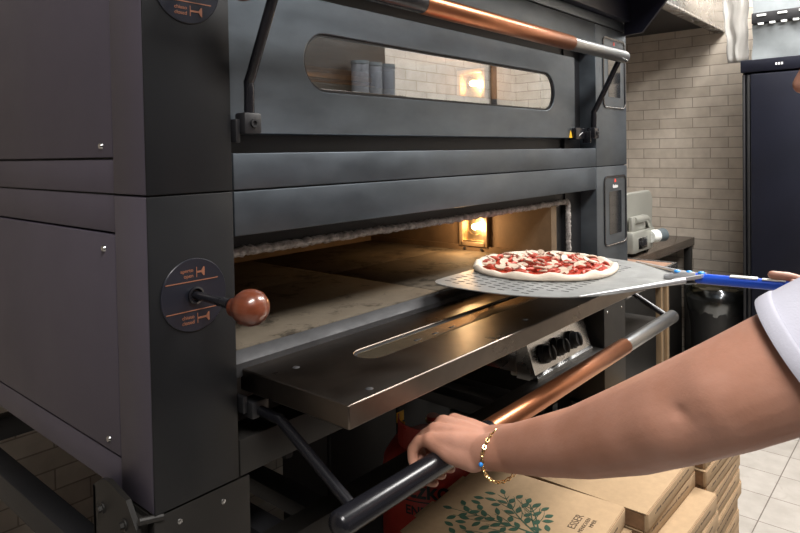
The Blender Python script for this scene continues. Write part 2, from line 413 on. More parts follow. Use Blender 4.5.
def deck(z, opened):
    """one baking deck whose top joint is at height z and bottom joint at z-H"""
    g = .0012
    zb = z-H
    # corner post, front and side skins
    build('corner_pillar', B().box(0, .02, .0035, SY-g, zb+g, z-g, .0022), M['shell'], oven)
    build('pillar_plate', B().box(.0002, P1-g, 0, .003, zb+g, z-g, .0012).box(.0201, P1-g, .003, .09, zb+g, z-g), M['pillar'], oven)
    build('side_panel', B().box(.004, .03, SY, DEPTH, z-.0535, z-g, .0015), M['shell'], oven)
    sp = build('side_panel', B().box(.0015, .03, SY+.002, DEPTH, z-.3685, z-.0565, .002), M['shell'], oven)
    build('side_panel', B().box(.003, .03, SY, DEPTH, zb+g, z-.3715, .0015), M['shell'], oven)
    for (yy, zz) in ((.128, z-.078), (.128, z-.352)):
        build('screw', B().lathe([(.0001, -.0035), (.0035, -.003), (.0055, 0), (.0055, .002)], (.0015, yy, zz), 'x', 16), M['steel'], sp)
    build('corner_pillar', B().box(XR+g, W, 0, DEPTH, zb+g, z-g, .0022), M['front'], oven)
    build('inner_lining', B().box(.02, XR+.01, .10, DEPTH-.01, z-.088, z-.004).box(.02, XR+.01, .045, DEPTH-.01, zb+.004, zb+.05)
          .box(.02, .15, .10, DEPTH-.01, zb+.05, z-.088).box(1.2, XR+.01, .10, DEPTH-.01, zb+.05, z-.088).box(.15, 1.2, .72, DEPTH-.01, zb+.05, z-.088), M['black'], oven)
    build('front_panel', B().box(P1+g, XR-g, .0, .045, z-.0665, z-g, .002), M['front'], oven)
    build('front_panel', B().box(P1+g, XR-g, .0, .045, zb+g, zb+.0545, .002), M['frame'] if opened else M['front'], oven)  # lower panel in frame colour, standing in for shade under the open door
    # mouth frame
    mz0, mz1 = z-.241, z-.1
    fr = B().box(P1, XR, .055, .085, z-.1, z-.0665).box(1.285, XR, .05, .085, zb+.0545, z-.0665).box(P1, .15, .055, .10, zb+.0545, z-.0665)
    fr.box(1.17, 1.285, .062, .1, zb+.0545, z-.1)
    fr.box(P1, XR, .06, .1, zb+.0545, z-.275)
    build('mouth_frame', fr, M['black'], oven)
    # baking chamber: walls of pale refractory, stone sole
    yf = .03 if opened else .062
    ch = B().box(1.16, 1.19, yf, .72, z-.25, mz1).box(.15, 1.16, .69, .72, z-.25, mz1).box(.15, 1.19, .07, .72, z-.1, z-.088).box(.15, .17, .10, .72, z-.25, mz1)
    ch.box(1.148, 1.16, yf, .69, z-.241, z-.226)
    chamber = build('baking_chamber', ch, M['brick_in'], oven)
    build('back_rail', B().box(.17, 1.15, .672, .69, z-.135, z-.118, .002).box(.17, 1.15, .66, .69, z-.160, z-.146, .002), M['gold_trim'], chamber)
    so = B()
    for xa, xb in ((.152, .655), (.658, 1.16)):
        for ya, yb in ((yf, .36), (.363, .69)):
            so.box(xa, xb, ya, yb, z-.262, z-.241, .0015)
    build('baking_stone', so, M['stone'], chamber)
    if opened: build('sill', B().prism([(P1, .028, z-.2425), (P1, .014, z-.249), (P1, .008, z-.256), (P1, .008, z-.276), (P1, .028, z-.276)], (1.285-P1, 0, 0)), M['sill'], oven)
    # fibre gasket rope round the mouth
    pts = []
    N = 220
    xr, xl, zt, zl = 1.274, .10, z-.096, z-.236
    path = [(xl+(xr-.012-xl)*i/N, zt) for i in range(N+1)]
    path += [(xr-.012+.012*math.sin(a), zt-.012+.012*math.cos(a)) for a in (PI/8, PI/4, 3*PI/8, PI/2)]
    path += [(xr, zt-.012-(zt-.012-zl)*i/30) for i in range(1, 31)]
    yr = .036 if opened else .066
    p3 = [V((x, yr+.0012*noise.noise(V((x*90, q*90, 3))), q+.0034*noise.noise(V((x*170, q*170, 7))))) for x, q in path]
    rr = [.0072+.0024*noise.noise(V((p.x*240, p.z*240, 1))) for p in p3]
    build('gasket_rope', B().tube(p3, rr, 10), M['insul'], oven, smooth=80)
    # lamp
    lx, ly, lz = 1.148, .275, z-.178
    lf = B()
    s_ = .043
    for a in ((-1, 0), (1, 0)):
        lf.box(lx-.004, lx+.012, ly+a[0]*s_-.006, ly+a[0]*s_+.006, lz-s_-.006, lz+s_+.006, .001)
    for a in (-1, 1):
        lf.box(lx-.004, lx+.012, ly-s_, ly+s_, lz+a*s_-.006, lz+a*s_+.006, .001)
    lamp = build('oven_lamp', lf, M['gold_trim'], oven)
    build('reflector', B().box(lx+.010, lx+.0118, ly-s_, ly+s_, lz-s_, lz+s_).box(lx-.002, lx+.011, ly-s_+.004, ly+s_-.004, lz-s_+.006, lz-s_+.01), M['lampbox'], lamp)
    build('glass_dome', B().sph((lx+.004, ly-.006, lz+.008), .026, 24, 14, (.7, 1, 1)), M['clear'], lamp)
    build('bulb', B().sph((lx+.002, ly-.006, lz+.008), .009, 16, 10, (.6, 1.5, 1)), M['bulb'], lamp)
    for dy in (.03, -.03):
        build('screw', B().lathe([(.0001, -.003), (.004, -.002), (.004, .002)], (lx-.004, ly+dy, lz-s_-.014), 'x', 12), M['black'], lamp)
    li = bpy.data.lights.new('oven_lamp_light', 'POINT'); li.energy = 1.5; li.color = (1, .62, .3); li.shadow_soft_size = .02
    lo = bpy.data.objects.new('oven_lamp_light', li); C.objects.link(lo); lo.location = (lx-.05, ly-.006, lz+.008)
    # door (built closed, then swung down about the hinge when opened)
    pz = zb+PIV
    def sw(c):
        if not opened: return c
        dy, dz = c.y, c.z-pz
        return V((c.x, -dz, pz+dy))
    dx0, dx1, dz0, dz1 = .146, 1.302, pz-.014, pz+.215
    r_ = .050; cx = .736; hw = .443
    czw = pz+.109
    if opened: r_ = .027; czw = pz+.09
    per, inn = stad(cx, czw, hw-r_, r_, 240, (dx0, dx1, dz0, dz1))
    y0, y1 = .025, .057
    pl = B().holeplate([(x, y0, q) for x, q in per], [(x, y0, q) for x, q in inn], (0, y1-y0, 0))
    door = build('oven_door', pl, M['tray'] if opened else M['front'], oven, xf=sw, smooth=40)
    if not opened:
        m = door.modifiers.new('soften', 'BEVEL'); m.width = .0016; m.segments = 2; m.limit_method = 'ANGLE'; m.angle_limit = math.radians(50)
    else:
        m = door.modifiers.new('soften', 'BEVEL'); m.width = .002; m.segments = 2; m.limit_method = 'ANGLE'; m.angle_limit = math.radians(50)
    gy = .049 if opened else .031
    _, gi = stad(cx, czw, hw-r_, r_+.0002, 120, (dx0, dx1, dz0, dz1))
    clean = []
    for p in gi:
        if not clean or math.hypot(p[0]-clean[-1][0], p[1]-clean[-1][1]) > 1e-4: clean.append(p)
    if math.hypot(clean[0][0]-clean[-1][0], clean[0][1]-clean[-1][1]) < 1e-4: clean.pop()
    build('window_glass', B().prism([(x, gy, q) for x, q in clean], (0, .004, 0)), M['doorglass'] if opened else M['glass'], door, xf=sw)
    # bezel rim
    _, g2 = stad(cx, czw, hw-r_, r_-.0045, 240, (dx0, dx1, dz0, dz1))
    yb = y1-.0035 if opened else y0+.004
    build('window_bezel', B().holeplate([(x, yb, q) for x, q in inn], [(x, yb, q) for x, q in g2], (0, -.003 if opened else .003, 0)), M['sill'] if opened else M['black'], door, xf=sw)
    # pivots, arms and bar handle
    for ax in (.160, 1.362):
        build('pivot_block', B().box(ax-.0155, ax+.0155, -.014, .012, pz-.016, pz+.016, .004).box(ax-.024, ax-.0165, -.004, .02, pz-.028, pz+.006, .001), M['black'] if ax < 1 else M['blackgloss'], door, xf=sw)
        build('pivot_bolt', B().lathe([(.0001, -.0008), (.0035, -.0008), (.0035, -.0032), (.0062, -.0032), (.0062, .001)], (ax, -.0145, pz), 'y', 20), M['black'], door, xf=sw)
        a0 = V((ax, -.004, pz+.014)); k1 = V((ax, -.005, pz+.060)); e1 = V((ax, -.086, pz+.213))
        dirn = (e1-k1).normalized()
        path = [a0, k1-V((0, 0, .016)), k1-V((0, 0, .008)), k1+dirn*.001+V((0, .0012, 0)), k1+dirn*.009, k1+dirn*.018, e1]
        build('handle_arm', B().tube(path, .0078, 16), M['blackgloss'], door, xf=sw)
    ax0, ax1 = .122, 1.388; by, bz = -.086, pz+.213; rb = .0172
    c0, c1 = .470, 1.046
    bar = B().tube([(ax0, by, bz), (ax0+.003, by, bz), (ax0+.006, by, bz), (c0-.001, by, bz)], [rb*.80, rb*.94, rb, rb], 28)
    bar.sph((ax0+.004, by, bz), rb*.93, 20, 12, (.5, 1, 1))
    build('handle_bar', bar, M['blackgloss'], door, xf=sw)
    build('handle_bar', B().tube([(c1+.001, by, bz), (ax1-.004, by, bz), (ax1, by, bz)], [rb, rb, rb*.9], 28), M['bar_steel'], door, xf=sw)
    build('handle_grip', B().tube([(c0-.0025, by, bz), (c0, by, bz), (c1, by, bz), (c1+.0025, by, bz)], [rb*.98, rb*1.06, rb*1.06, rb*.98], 32), M['copper'], door, xf=sw)
    ring = B().torus((ax0+.055, by-.0, bz-rb), .0042, .0011, Matrix.Rotation(0, 3, 'X'))
    build('grub_screw', ring, M['steel'], door, xf=sw)
    build('grub_screw', B().cone((ax1-.02, by-rb*.7, bz-rb*.7), (ax1-.02, by-rb*.78, bz-rb*.78), .004), M['steel'], door, xf=sw)
    if opened:
        for hx, hz in ((.2, .05), (.205, .195), (1.2, .05), (.64, .185), (1.2, .195)):
            build('rivet', B().lathe([(.0001, .0015), (.004, .001), (.0055, 0), (.0055, -.002)], (hx, y1, pz+hz), 'y', 16), M['sill'], door, xf=sw)
        clip = B()
        for i in range(3):
            clip.box(.42+i*.05, .437+i*.05, .0515, .0535, czw+.004, czw+.009, .0005)
        clip.box(.33, 1.12, .0512, .0522, czw+.0055, czw+.0072)
        build('glass_clip', clip, M['black'], door, xf=sw)
    else:
        build('hinge_cover', B().box(1.28, 1.345, .012, .04, pz-.018, pz+.016, .003), M['blackgloss'], door)
        tri = B().prism([(1.262, .0235, pz-.013), (1.280, .0235, pz-.013), (1.271, .0235, pz+.008)], (0, .002, 0))
        build('warning_sticker', tri, M['yellow'], door)
        hl = B()
        for i in range(3): hl.tube([(1.30+.008*i, .0115, pz-.008+.004*i), (1.306+.008*i, .0115, pz-.002+.002*i)], .0008, 6)
        build('hinge_mark', hl, M['white'], door)
    # display panel on the right pillar
    px0, px1, pz0, pz1 = 1.437, 1.607, z-.2445, z-.030
    def rr_(x0, x1, q0, q1, r, n=8):
        o = []
        for (cx_, cz_, a) in ((x1-r, q0+r, -PI/2), (x1-r, q1-r, 0), (x0+r, q1-r, PI/2), (x0+r, q0+r, PI)):
            for i in range(n+1): o.append((cx_+r*math.cos(a+PI/2*i/n), cz_+r*math.sin(a+PI/2*i/n)))
        return o
    A = rr_(px0, px1, pz0, pz1, .018); D = rr_(px0+.006, px1-.006, pz0+.006, pz1-.006, .014)
    dp = build('display_panel', B().holeplate([(x, -.003, q) for x, q in A], [(x, -.003, q) for x, q in D], (0, .004, 0)), M['blackgloss'], oven)
    build('display_face', B().prism([(x, -.0008, q) for x, q in D], (0, .0012, 0)), M['front'], dp)
    build('screen', B().prism([(x, -.0014, q) for x, q in rr_(px0+.038, px1-.038, z-.21, z-.078, .004)], (0, .001, 0)), M['screen'], dp)
    build('emblem', B().prism([((px0+px1)/2-.007, -.0012, z-.051), ((px0+px1)/2+.007, -.0012, z-.051), ((px0+px1)/2+.004, -.0012, z-.042), ((px0+px1)/2-.002, -.0012, z-.039)], (0, .0006, 0)), M['redmark'], dp)
    text('brand_lettering', 'fuxion', .0155, M['white'], dp, ((px0+px1)/2, -.0014, z-.0635), (1, 0, 0), (0, 0, 1), .0002, bold=True)
    build('display_trim', B().tube([(px0+.012, -.002, pz0+.003), (px1-.018, -.002, pz0+.003), (px1-.008, -.002, pz0+.007), (px1-.003, -.002, pz0+.016)], .0016, 8), M['steel'], dp)
    # steam damper dial
    kx, kz, kr = .0645, z-.1385, .050
    dial = build('damper_dial', B().lathe([(.0001, -.0022), (kr-.0008, -.0022), (kr, -.0014), (kr, .001)], (kx, 0, kz), 'y', 72), M['dial'], oven)
    ic = B()
    ic.box(kx-.043, kx+.036, -.0030, -.0024, kz+.0185, kz+.0197)
    ic.box(kx-.043, kx+.036, -.0030, -.0024, kz-.0215, kz-.0203)
    def icon(zc, x0, L):
        ic.box(x0, x0+.0008, -.0030, -.0024, zc-.007, zc+.007)
        ic.box(x0+.001, x0+L, -.0030, -.0024, zc-.0012, zc+.0012)
        ic.prism([(x0+L, -.0030, zc-.002), (x0+L+.003, -.0030, zc-.0062), (x0+L+.0045, -.0030, zc-.006), (x0+L+.0045, -.0030, zc+.006), (x0+L+.003, -.0030, zc+.0062), (x0+L, -.0030, zc+.002)], (0, .0006, 0))
    icon(kz+.031, kx+.003, .008); icon(kz-.0325, kx+.003, .014)
    build('dial_print', ic, M['copper_ink'], dial)
    for (t1, t2, zc) in (('aperto', 'open', kz+.031), ('chiuso', 'closed', kz-.0325)):
        text('dial_lettering', t1, .0072, M['copper_ink'], dial, (kx-.0015, -.0026, zc+.0032), (1, 0, 0), (0, 0, 1), .0002, 'RIGHT')
        text('dial_lettering', t2, .0072, M['copper_ink'], dial, (kx-.0015, -.0026, zc-.0042), (1, 0, 0), (0, 0, 1), .0002, 'RIGHT')
    build('damper_collar', B().lathe([(.011, -.003), (.012, -.007), (.0095, -.008), (.007, -.004)], (kx, 0, kz), 'y', 28), M['blackgloss'], dial)
    rod = B().tube([(kx, -.002, kz), (kx+.012, -.064, kz-.006)], .0056, 16).tube([(kx+.0085, -.045, kz-.0044), (kx+.0095, -.050, kz-.0048)], .0064, 16).tube([(kx+.0105, -.055, kz-.0053), (kx+.012, -.064, kz-.006)], .0066, 16)
    build('damper_rod', rod, M['blackgloss'], dial)
    kb = B().lathe([(.0001, -.026), (.008, -.0248), (.0155, -.0205), (.0208, -.0135), (.0228, -.005), (.0222, .004), (.018, .0125), (.0135, .0175), (.0115, .021), (.0115, .0265), (.0085, .029), (.0001, .029)], (0, 0, 0), 'y', 48)
    for v in kb.bm.verts: v.co = V((kx+.0205, -.096, kz-.0080)) + Matrix.Rotation(.19, 3, 'Z') @ (Matrix.Rotation(-.09, 3, 'X') @ (v.co*1.06))
    build('damper_knob', kb, M['knobwood'], dial, smooth=60)

M['doorglass'] = simple('dark_mirror_glass', (.42, .36, .26), .08, .9, 20, .15)
M['dial'] = simple('dial_plate', (.013, .014, .021), .3, .1)
deck(0, True)
deck(H, False)
build('joint_liner', B().box(.006, W-.01, .004, DEPTH-.01, -.0016, .0016).box(.006, W-.01, .004, DEPTH-.01, H-.0016, H+.0016), M['gap'], oven)
# top trim and canopy
cp = B().box(0, W, 0, DEPTH, H+.002, H+.030, .002)
build('top_trim', cp, M['front'], oven)
cp = B().box(0, W, -.02, DEPTH, H+.032, H+.36, .003)
for x0 in (0, W-.012):
    cp.prism([(x0, 0, H-.008), (x0, -.055, H-.006), (x0, -.24, H+.21), (x0, -.24, H+.36), (x0, 0, H+.36)], (.012, 0, 0))
cp.box(0, W, -.25, -.24, H+.18, H+.36, .002)
cp.box(0, W, -.25, 0, H+.355, H+.365)
build('canopy', cp, M['navy'], oven)

# ---------------------------------------------------------------- stand under the oven
st = thing('oven_stand', 'black steel frame stand carrying the pizza oven above the tiled floor', 'stand', (.81, .5, FL))
ZS = -.55
for (x0, x1) in ((0.0, .150), (1.436, 1.60)):
    lg = B().box(x0, x1, .002, .008, -.735, -.4225, .001).box(x0, x1, .008, .12, -.735, -.725).box(x0, x0+.05, .11, .16, FL, -.4225, .001).box(x1-.05, x1, .11, .16, FL, -.4225, .001).box(x0, x0+.004, .008, .11, -.735, -.4225)
    leg = build('leg', lg, M['frame'], st)
    for (bx, bzz) in (((.036, -.4415), (.104, -.4435)) if x0 < 1 else ((1.46, -.445), (1.57, -.45))):
        build('bolt', B().lathe([(.0001, -.0015), (.0035, -.0012), (.0042, .0005)], (bx, .002, bzz), 'y', 14), M['steel'], leg)
for (x0, x1) in ((0.0, .06), (1.54, 1.6)):
    build('leg', B().box(x0, x1, .86, .92, FL, -.4225, .001), M['black'], st)
build('rail', B().box(.15, 1.436, 0, .045, ZS-.05, ZS, .001), M['frame'], st)
build('rail', B().box(0, .042, .06, .86, ZS-.05, ZS-.0015, .001), M['black'], st)
build('rail', B().box(1.56, 1.6, .06, .86, ZS-.05, ZS, .001), M['black'], st)
build('rail', B().box(.06, 1.54, .88, .92, ZS-.05, ZS, .001), M['black'], st)
for xs in (.20, .295, .845, .93):
    build('slat', B().box(xs, xs+.045, .045, .88, ZS-.03, ZS-.001, .001), M['black'], st)
build('brace', B().tube([(.37, .7, -.425), (.33, .75, -1.0)], .009, 8), M['black'], st)
build('brace', B().tube([(.66, .55, -.43), (.66, .55, -.75)], .016, 8), M['black'], st)
build('bounce_block_plate', B().box(.05, .76, .17, .88, -1.10, -1.09, .001), M['black'], st)  # mostly hidden plate, added to block light bouncing off the floor
hp = [(-.02, .136, -.56), (-.02, .136, -.412), (-.02, .110, -.396), (-.02, .09, -.392), (-.02, .038, -.402), (-.02, .012, -.432), (-.02, .012, -.56)]
br = build('corner_bracket', B().prism(hp, (.007, 0, 0)).box(-.013, .0, .02, .13, -.56, -.43).box(-.02, .0, .129, .137, -.56, -.412), M['frame'], st)
for (yy, zz) in ((.108, -.436), (.044, -.436), (.108, -.53), (.044, -.53)):
    bb = B().lathe([(.0001, -.006), (.005, -.006), (.0055, 0)], (-.021, yy, zz), 'x', 6)
    bb.lathe([(.008, -.0015), (.008, .001)], (-.0205, yy, zz), 'x', 16)
    build('bracket_bolt', bb, M['frame'], br)
build('tie_lug', B().tube([(-.018, .008, -.42), (.012, .002, -.424)], .005, 10), M['frame'], br)

uc = thing('storage_cabinet', 'black cabinet standing in the shade under the oven behind the gas cylinder', 'cabinet', (1.0, .74, FL))
build('cabinet_body', B().box(.885, 1.5, .64, .855, FL+.03, -.62, .003), M['black'], uc)
for dx0, dx1 in ((.89, 1.19), (1.195, 1.495)):
    build('door', B().box(dx0, dx1, .628, .639, FL+.05, -.63, .002), M['black'], uc)
for fx in (.92, 1.46):
    for fy in (.67, .82): build('foot', B().cone((fx, fy, FL), (fx, fy, FL+.031), .016, .016, 12), M['black'], uc)

# ---------------------------------------------------------------- gas cylinder under the oven
gx, gy_ = .955, .285; gz = -.715
gas = thing('gas_cylinder', 'red gas cylinder with brass valve standing on the floor under the oven', 'gas cylinder', (gx, gy_, FL))
prof = [(.001, FL+.02), (.10, FL+.02), (.13, FL+.05), (.142, FL+.10), (.142, gz-.10), (.136, gz-.06), (.115, gz-.028), (.08, gz-.01), (.03, gz), (.001, gz)]
cb_ = B().lathe(prof, (gx, gy_, 0), 'z', 56)
build('cylinder_body', cb_, M['red'], gas, smooth=60)
build('foot_ring', B().lathe([(.105, FL), (.11, FL), (.11, FL+.05), (.105, FL+.05)], (gx, gy_, 0), 'z', 40), M['red'], gas)
vv = B().cone((gx, gy_, gz-.005), (gx, gy_, gz+.03), .014, .011).cone((gx, gy_, gz+.03), (gx, gy_, gz+.036), .022, .022)
vv.cone((gx, gy_, gz+.018), (gx+.03, gy_-.02, gz+.018), .009)
build('valve', vv, M['brass'], gas)
build('valve_wheel', B().lathe([(.001, 0), (.018, 0), (.018, .01), (.001, .01)], (gx, gy_, gz+.036), 'z', 12), M['red'], gas)
cg = B()
for a0, a1 in ((1.9, 3.9),):
    n = 14
    for i in range(n):
        a, c = a0+(a1-a0)*i/n, a0+(a1-a0)*(i+1)/n
        R0 = .098
        cg.prism([(gx+R0*math.cos(a), gy_+R0*math.sin(a), gz-.03), (gx+R0*math.cos(c), gy_+R0*math.sin(c), gz-.03), (gx+R0*math.cos(c), gy_+R0*math.sin(c), gz+.045), (gx+R0*math.cos(a), gy_+R0*math.sin(a), gz+.045)], (-.003*math.cos(a), -.003*math.sin(a), 0))
build('valve_guard', cg, M['red'], gas)
def wraptext(s, size, zc, ang, par, m):
    cu = bpy.data.curves.new('t', 'FONT'); cu.body = s; cu.size = size; cu.align_x = 'CENTER'; cu.align_y = 'CENTER'; cu.extrude = .0003; cu.offset = size*.025
    ob = bpy.data.objects.new('t', cu); C.objects.link(ob)
    me = bpy.data.meshes.new_from_object(ob.evaluated_get(bpy.context.evaluated_depsgraph_get())); bpy.data.objects.remove(ob)
    bm = bmesh.new(); bm.from_mesh(me); bmesh.ops.triangulate(bm, faces=bm.faces[:])
    bmesh.ops.subdivide_edges(bm, edges=[e for e in bm.edges if e.calc_length() > .01], cuts=2)
    L = worldloc(par)
    for v in bm.verts:
        a = ang+v.co.x/.142
        v.co = V((gx+(.1425+v.co.z)*math.cos(a), gy_+(.1425+v.co.z)*math.sin(a), zc+v.co.y))-L
    me.clear_geometry(); bm.to_mesh(me); bm.free(); me.name = 'cylinder_lettering'
    return link('cylinder_lettering', me, m, par)
AT = math.atan2(-.52, -.85)
wraptext('czko', .058, gz-.092, AT, gas, M['black'])
wraptext('ENERGIE', .032, gz-.145, AT, gas, M['black'])
lb = B()
for i in range(24):
    a, c = AT-.75+1.5*i/24, AT-.75+1.5*(i+1)/24
    lb.prism([(gx+.1425*math.cos(a), gy_+.1425*math.sin(a), gz-.121), (gx+.1425*math.cos(c), gy_+.1425*math.sin(c), gz-.121), (gx+.1425*math.cos(c), gy_+.1425*math.sin(c), gz-.118), (gx+.1425*math.cos(a), gy_+.1425*math.sin(a), gz-.118)], (.0006*math.cos(a), .0006*math.sin(a), 0))
build('cylinder_lettering', lb, M['black'], gas)
tg = B().box(gx-.055, gx-.025, gy_+.084, gy_+.086, gz+.02, gz+.048, .0008).box(gx-.042, gx-.038, gy_+.07, gy_+.085, gz-.02, gz+.022)
build('yellow_tag', tg, M['yellow'], gas)

# ---------------------------------------------------------------- small stainless burner on the stand
ap = thing('countertop_griddle', 'stainless griddle unit with three black knobs on the shelf under the oven', 'griddle', (1.24, .3, ZS))
build('body', B().box(1.06, 1.40, .085, .50, ZS+.012, -.445, .003), M['steel'], ap)
fp = build('control_panel', B().prism([(1.062, .085, -.447), (1.062, .055, -.456), (1.062, .030, -.535), (1.062, .022, -.540), (1.062, .022, -.552), (1.062, .085, -.552)], (.338, 0, 0)), M['steel'], ap)
for kx in (1.125, 1.205, 1.285):
    c0 = V((kx, .040, -.495)); nrm = V((0, -.95, .30)).normalized()
    kn = B().cone(c0, c0+nrm*.012, .026, .025).cone(c0+nrm*.01, c0+nrm*.03, .022, .019)
    R = nrm.to_track_quat('Z', 'Y').to_matrix()
    kn.box(kx-.006, kx+.006, .04-.024, .04+.024, -.005, .005, .002, R, None) if False else kn.sph(c0+nrm*.030, .02, 16, 10, (.28, 1.0, .45), R)
    build('knob', kn, M['black'], fp)
for fx in (1.08, 1.38):
    for fy in (.10, .48): build('foot', B().cone((fx, fy, ZS), (fx, fy, ZS+.014), .012, .012, 14), M['label'], ap)

# ---------------------------------------------------------------- pizza and peel
PZ = -.212
peel = thing('pizza_peel', 'perforated aluminium pizza peel with a blue handle, sliding a pizza into the oven', 'pizza peel', (.86, -.2, PZ))
def pz_at(x, y): return PZ - .0*(y+.1)
outl = [(.607, .006), (.592, -.03), (.590, -.115), (.600, -.19), (.632, -.262), (.690, -.312), (.765, -.345), (.835, -.372), (.872, -.395), (.89, -.412), (.925, -.412), (.945, -.395), (.978, -.352), (1.02, -.300), (1.055, -.245), (1.075, -.19), (1.083, -.115), (1.081, -.03), (1.066, .006), (1.03, .018), (.643, .018)]
def smooth_loop(p, it=2):
    for _ in range(it):
        q = []
        for i in range(len(p)):
            a, c = V(p[i]), V(p[(i+1) % len(p)])
            q += [tuple(a*.75+c*.25), tuple(a*.25+c*.75)]
        p = q
    return p
ol = smooth_loop([(x, y, 0) for x, y in outl])
# head with a real field of slots along the front half: built as a grid clipped to the outline
head = B()
n = len(ol)
inset = [( .838+(p[0]-.838)*.965, -.15+(p[1]+.15)*.965) for p in ol]
lo = [head.bm.verts.new((p[0], p[1], PZ-.0012)) for p in ol]
hi = [head.bm.verts.new((p[0], p[1], PZ+.0006)) for p in ol]
for i in range(n):
    j = (i+1) % n
    head.bm.faces.new((lo[i], lo[j], hi[j], hi[i]))
head.bm.faces.new(list(reversed(lo))); head.bm.faces.new(hi)
build('peel_head', head, M['peel'], peel)
# raised folded edge near the handle, perforation slots
rim = B()
def rimseg(a, c, h=.007):
    a, c = V((*a, PZ)), V((*c, PZ)); rim.tube([a+V((0, 0, .001)), (a+c)/2+V((0, 0, h*.5)), c+V((0, 0, h))], [.0015, .004, .006], 10)
rimseg((.655, -.285), (.875, -.398)); rimseg((1.066, -.235), (.937, -.398))
rim.prism([(.868, -.375, PZ), (.948, -.372, PZ), (.928, -.425, PZ+.012), (.889, -.425, PZ+.012)], (0, 0, .006))
rim.tube([(.907, -.35, PZ+.004), (.908, -.385, PZ+.0075), (.9085, -.41, PZ+.0075)], [.005, .012, .0120], 18)
build('handle_socket', rim, M['socket'], peel, smooth=50)
sl = B()
for i in range(23):
    for j in range(10):
        x = .625+i*.019+(.0095 if j % 2 else 0); y = -.245+j*.026
        if (x-.70)**2+(y+.09)**2 > .0 and x > .612 and x < 1.06 and (y > -.20 or (x > .67 and x < 1.0)):
            sl.box(x-.0022, x+.0022, y-.0075, y+.0075, PZ+.00045, PZ+.00075)
build('perforations', sl, M['gap'], peel)
hd = B().tube([(.9085, -.40, PZ+.0075), (.94, -.66, PZ+.0075), (.985, -1.02, PZ+.0075)], .0100, 22)
build('handle', hd, M['blue'], peel)
for i in range(3):
    build('rivet', B().sph((.9075+.002*i, -.375-.022*i, PZ+.0175+.0004*i), .0066, 14, 8, (1, 1, .5)), M['bluedot'], peel)
build('handle_label', B().box(.912, .930, -.515, -.468, PZ+.0150, PZ+.0181, .001, Matrix.Rotation(.13, 3, 'Z')).box(.917, .931, -.56, -.522, PZ+.0154, PZ+.0179, .001, Matrix.Rotation(.13, 3, 'Z')), M['label'], peel)

pcx, pcy = .868, -.104; PR = .158
pizza = thing('pizza', 'raw pizza with tomato sauce and sliced mushrooms on the aluminium peel', 'pizza', (pcx, pcy, PZ+.001))
cr = B()
SEG = 90
prof = [(.30, .0035), (.82, .0045), (.88, .007), (.905, .012), (.935, .0165), (.968, .0155), (.992, .0105), (1.0, .0045), (.985, .0008), (.6, .0004), (.02, .0004)]
rings = []
for r, h in [(.02, .0035)]+prof:
    ring = []
    for k in range(SEG):
        a = 2*PI*k/SEG
        nn = noise.noise(V((math.cos(a)*1.6, math.sin(a)*1.6, 4.2)))*.07+noise.noise(V((math.cos(a)*5, math.sin(a)*5, 1.2)))*.014
        rad = PR*r*(1+nn*min(1, r))
        hh = .86*h*(1+.6*noise.noise(V((math.cos(a)*4, math.sin(a)*4, 9)))) if h > .005 else h
        ring.append(cr.bm.verts.new((pcx+rad*math.cos(a), pcy+rad*math.sin(a), PZ+.001+hh)))
    rings.append(ring)
for A, D in zip(rings, rings[1:]):
    for k in range(SEG): cr.bm.faces.new((A[k], A[(k+1) % SEG], D[(k+1) % SEG], D[k]))
cr.bm.faces.new(rings[0]); cr.bm.faces.new(rings[-1])
build('crust', cr, M['dough'], pizza, smooth=80)
sa = B(); rings = []
for i in range(9):
    r = i/8*.90
    ring = []
    for k in range(SEG):
        a = 2*PI*k/SEG
        nn = noise.noise(V((math.cos(a)*2.5, math.sin(a)*2.5, 2.2)))*.06+noise.noise(V((math.cos(a)*9, math.sin(a)*9, 2.2)))*.03
        rad = PR*max(r, .004)*(1+nn*r)
        x, y = pcx+rad*math.cos(a), pcy+rad*math.sin(a)
        z = PZ+.0066+.0035*noise.noise(V((x*40, y*40, 1)))+.002*noise.noise(V((x*110, y*110, 5)))+.002
        if i == 8: z = PZ+.0045
        ring.append(sa.bm.verts.new((x, y, z)))
    rings.append(ring)
for A, D in zip(rings, rings[1:]):
    for k in range(SEG): sa.bm.faces.new((A[k], A[(k+1) % SEG], D[(k+1) % SEG], D[k]))
sa.bm.faces.new(rings[0])
build('tomato_sauce', sa, M['sauce'], pizza, smooth=80)
rnd = random.Random(11)
def place(n, rmin, rmax, dist):
    pts = []
    for _ in range(4000):
        a = rnd.uniform(0, 2*PI); r = math.sqrt(rnd.uniform(0, 1))*rmax
        p = (pcx+r*math.cos(a), pcy+r*math.sin(a))
        if all(math.hypot(p[0]-q[0], p[1]-q[1]) > dist for q in pts): pts.append(p)
        if len(pts) >= n: break
    return pts
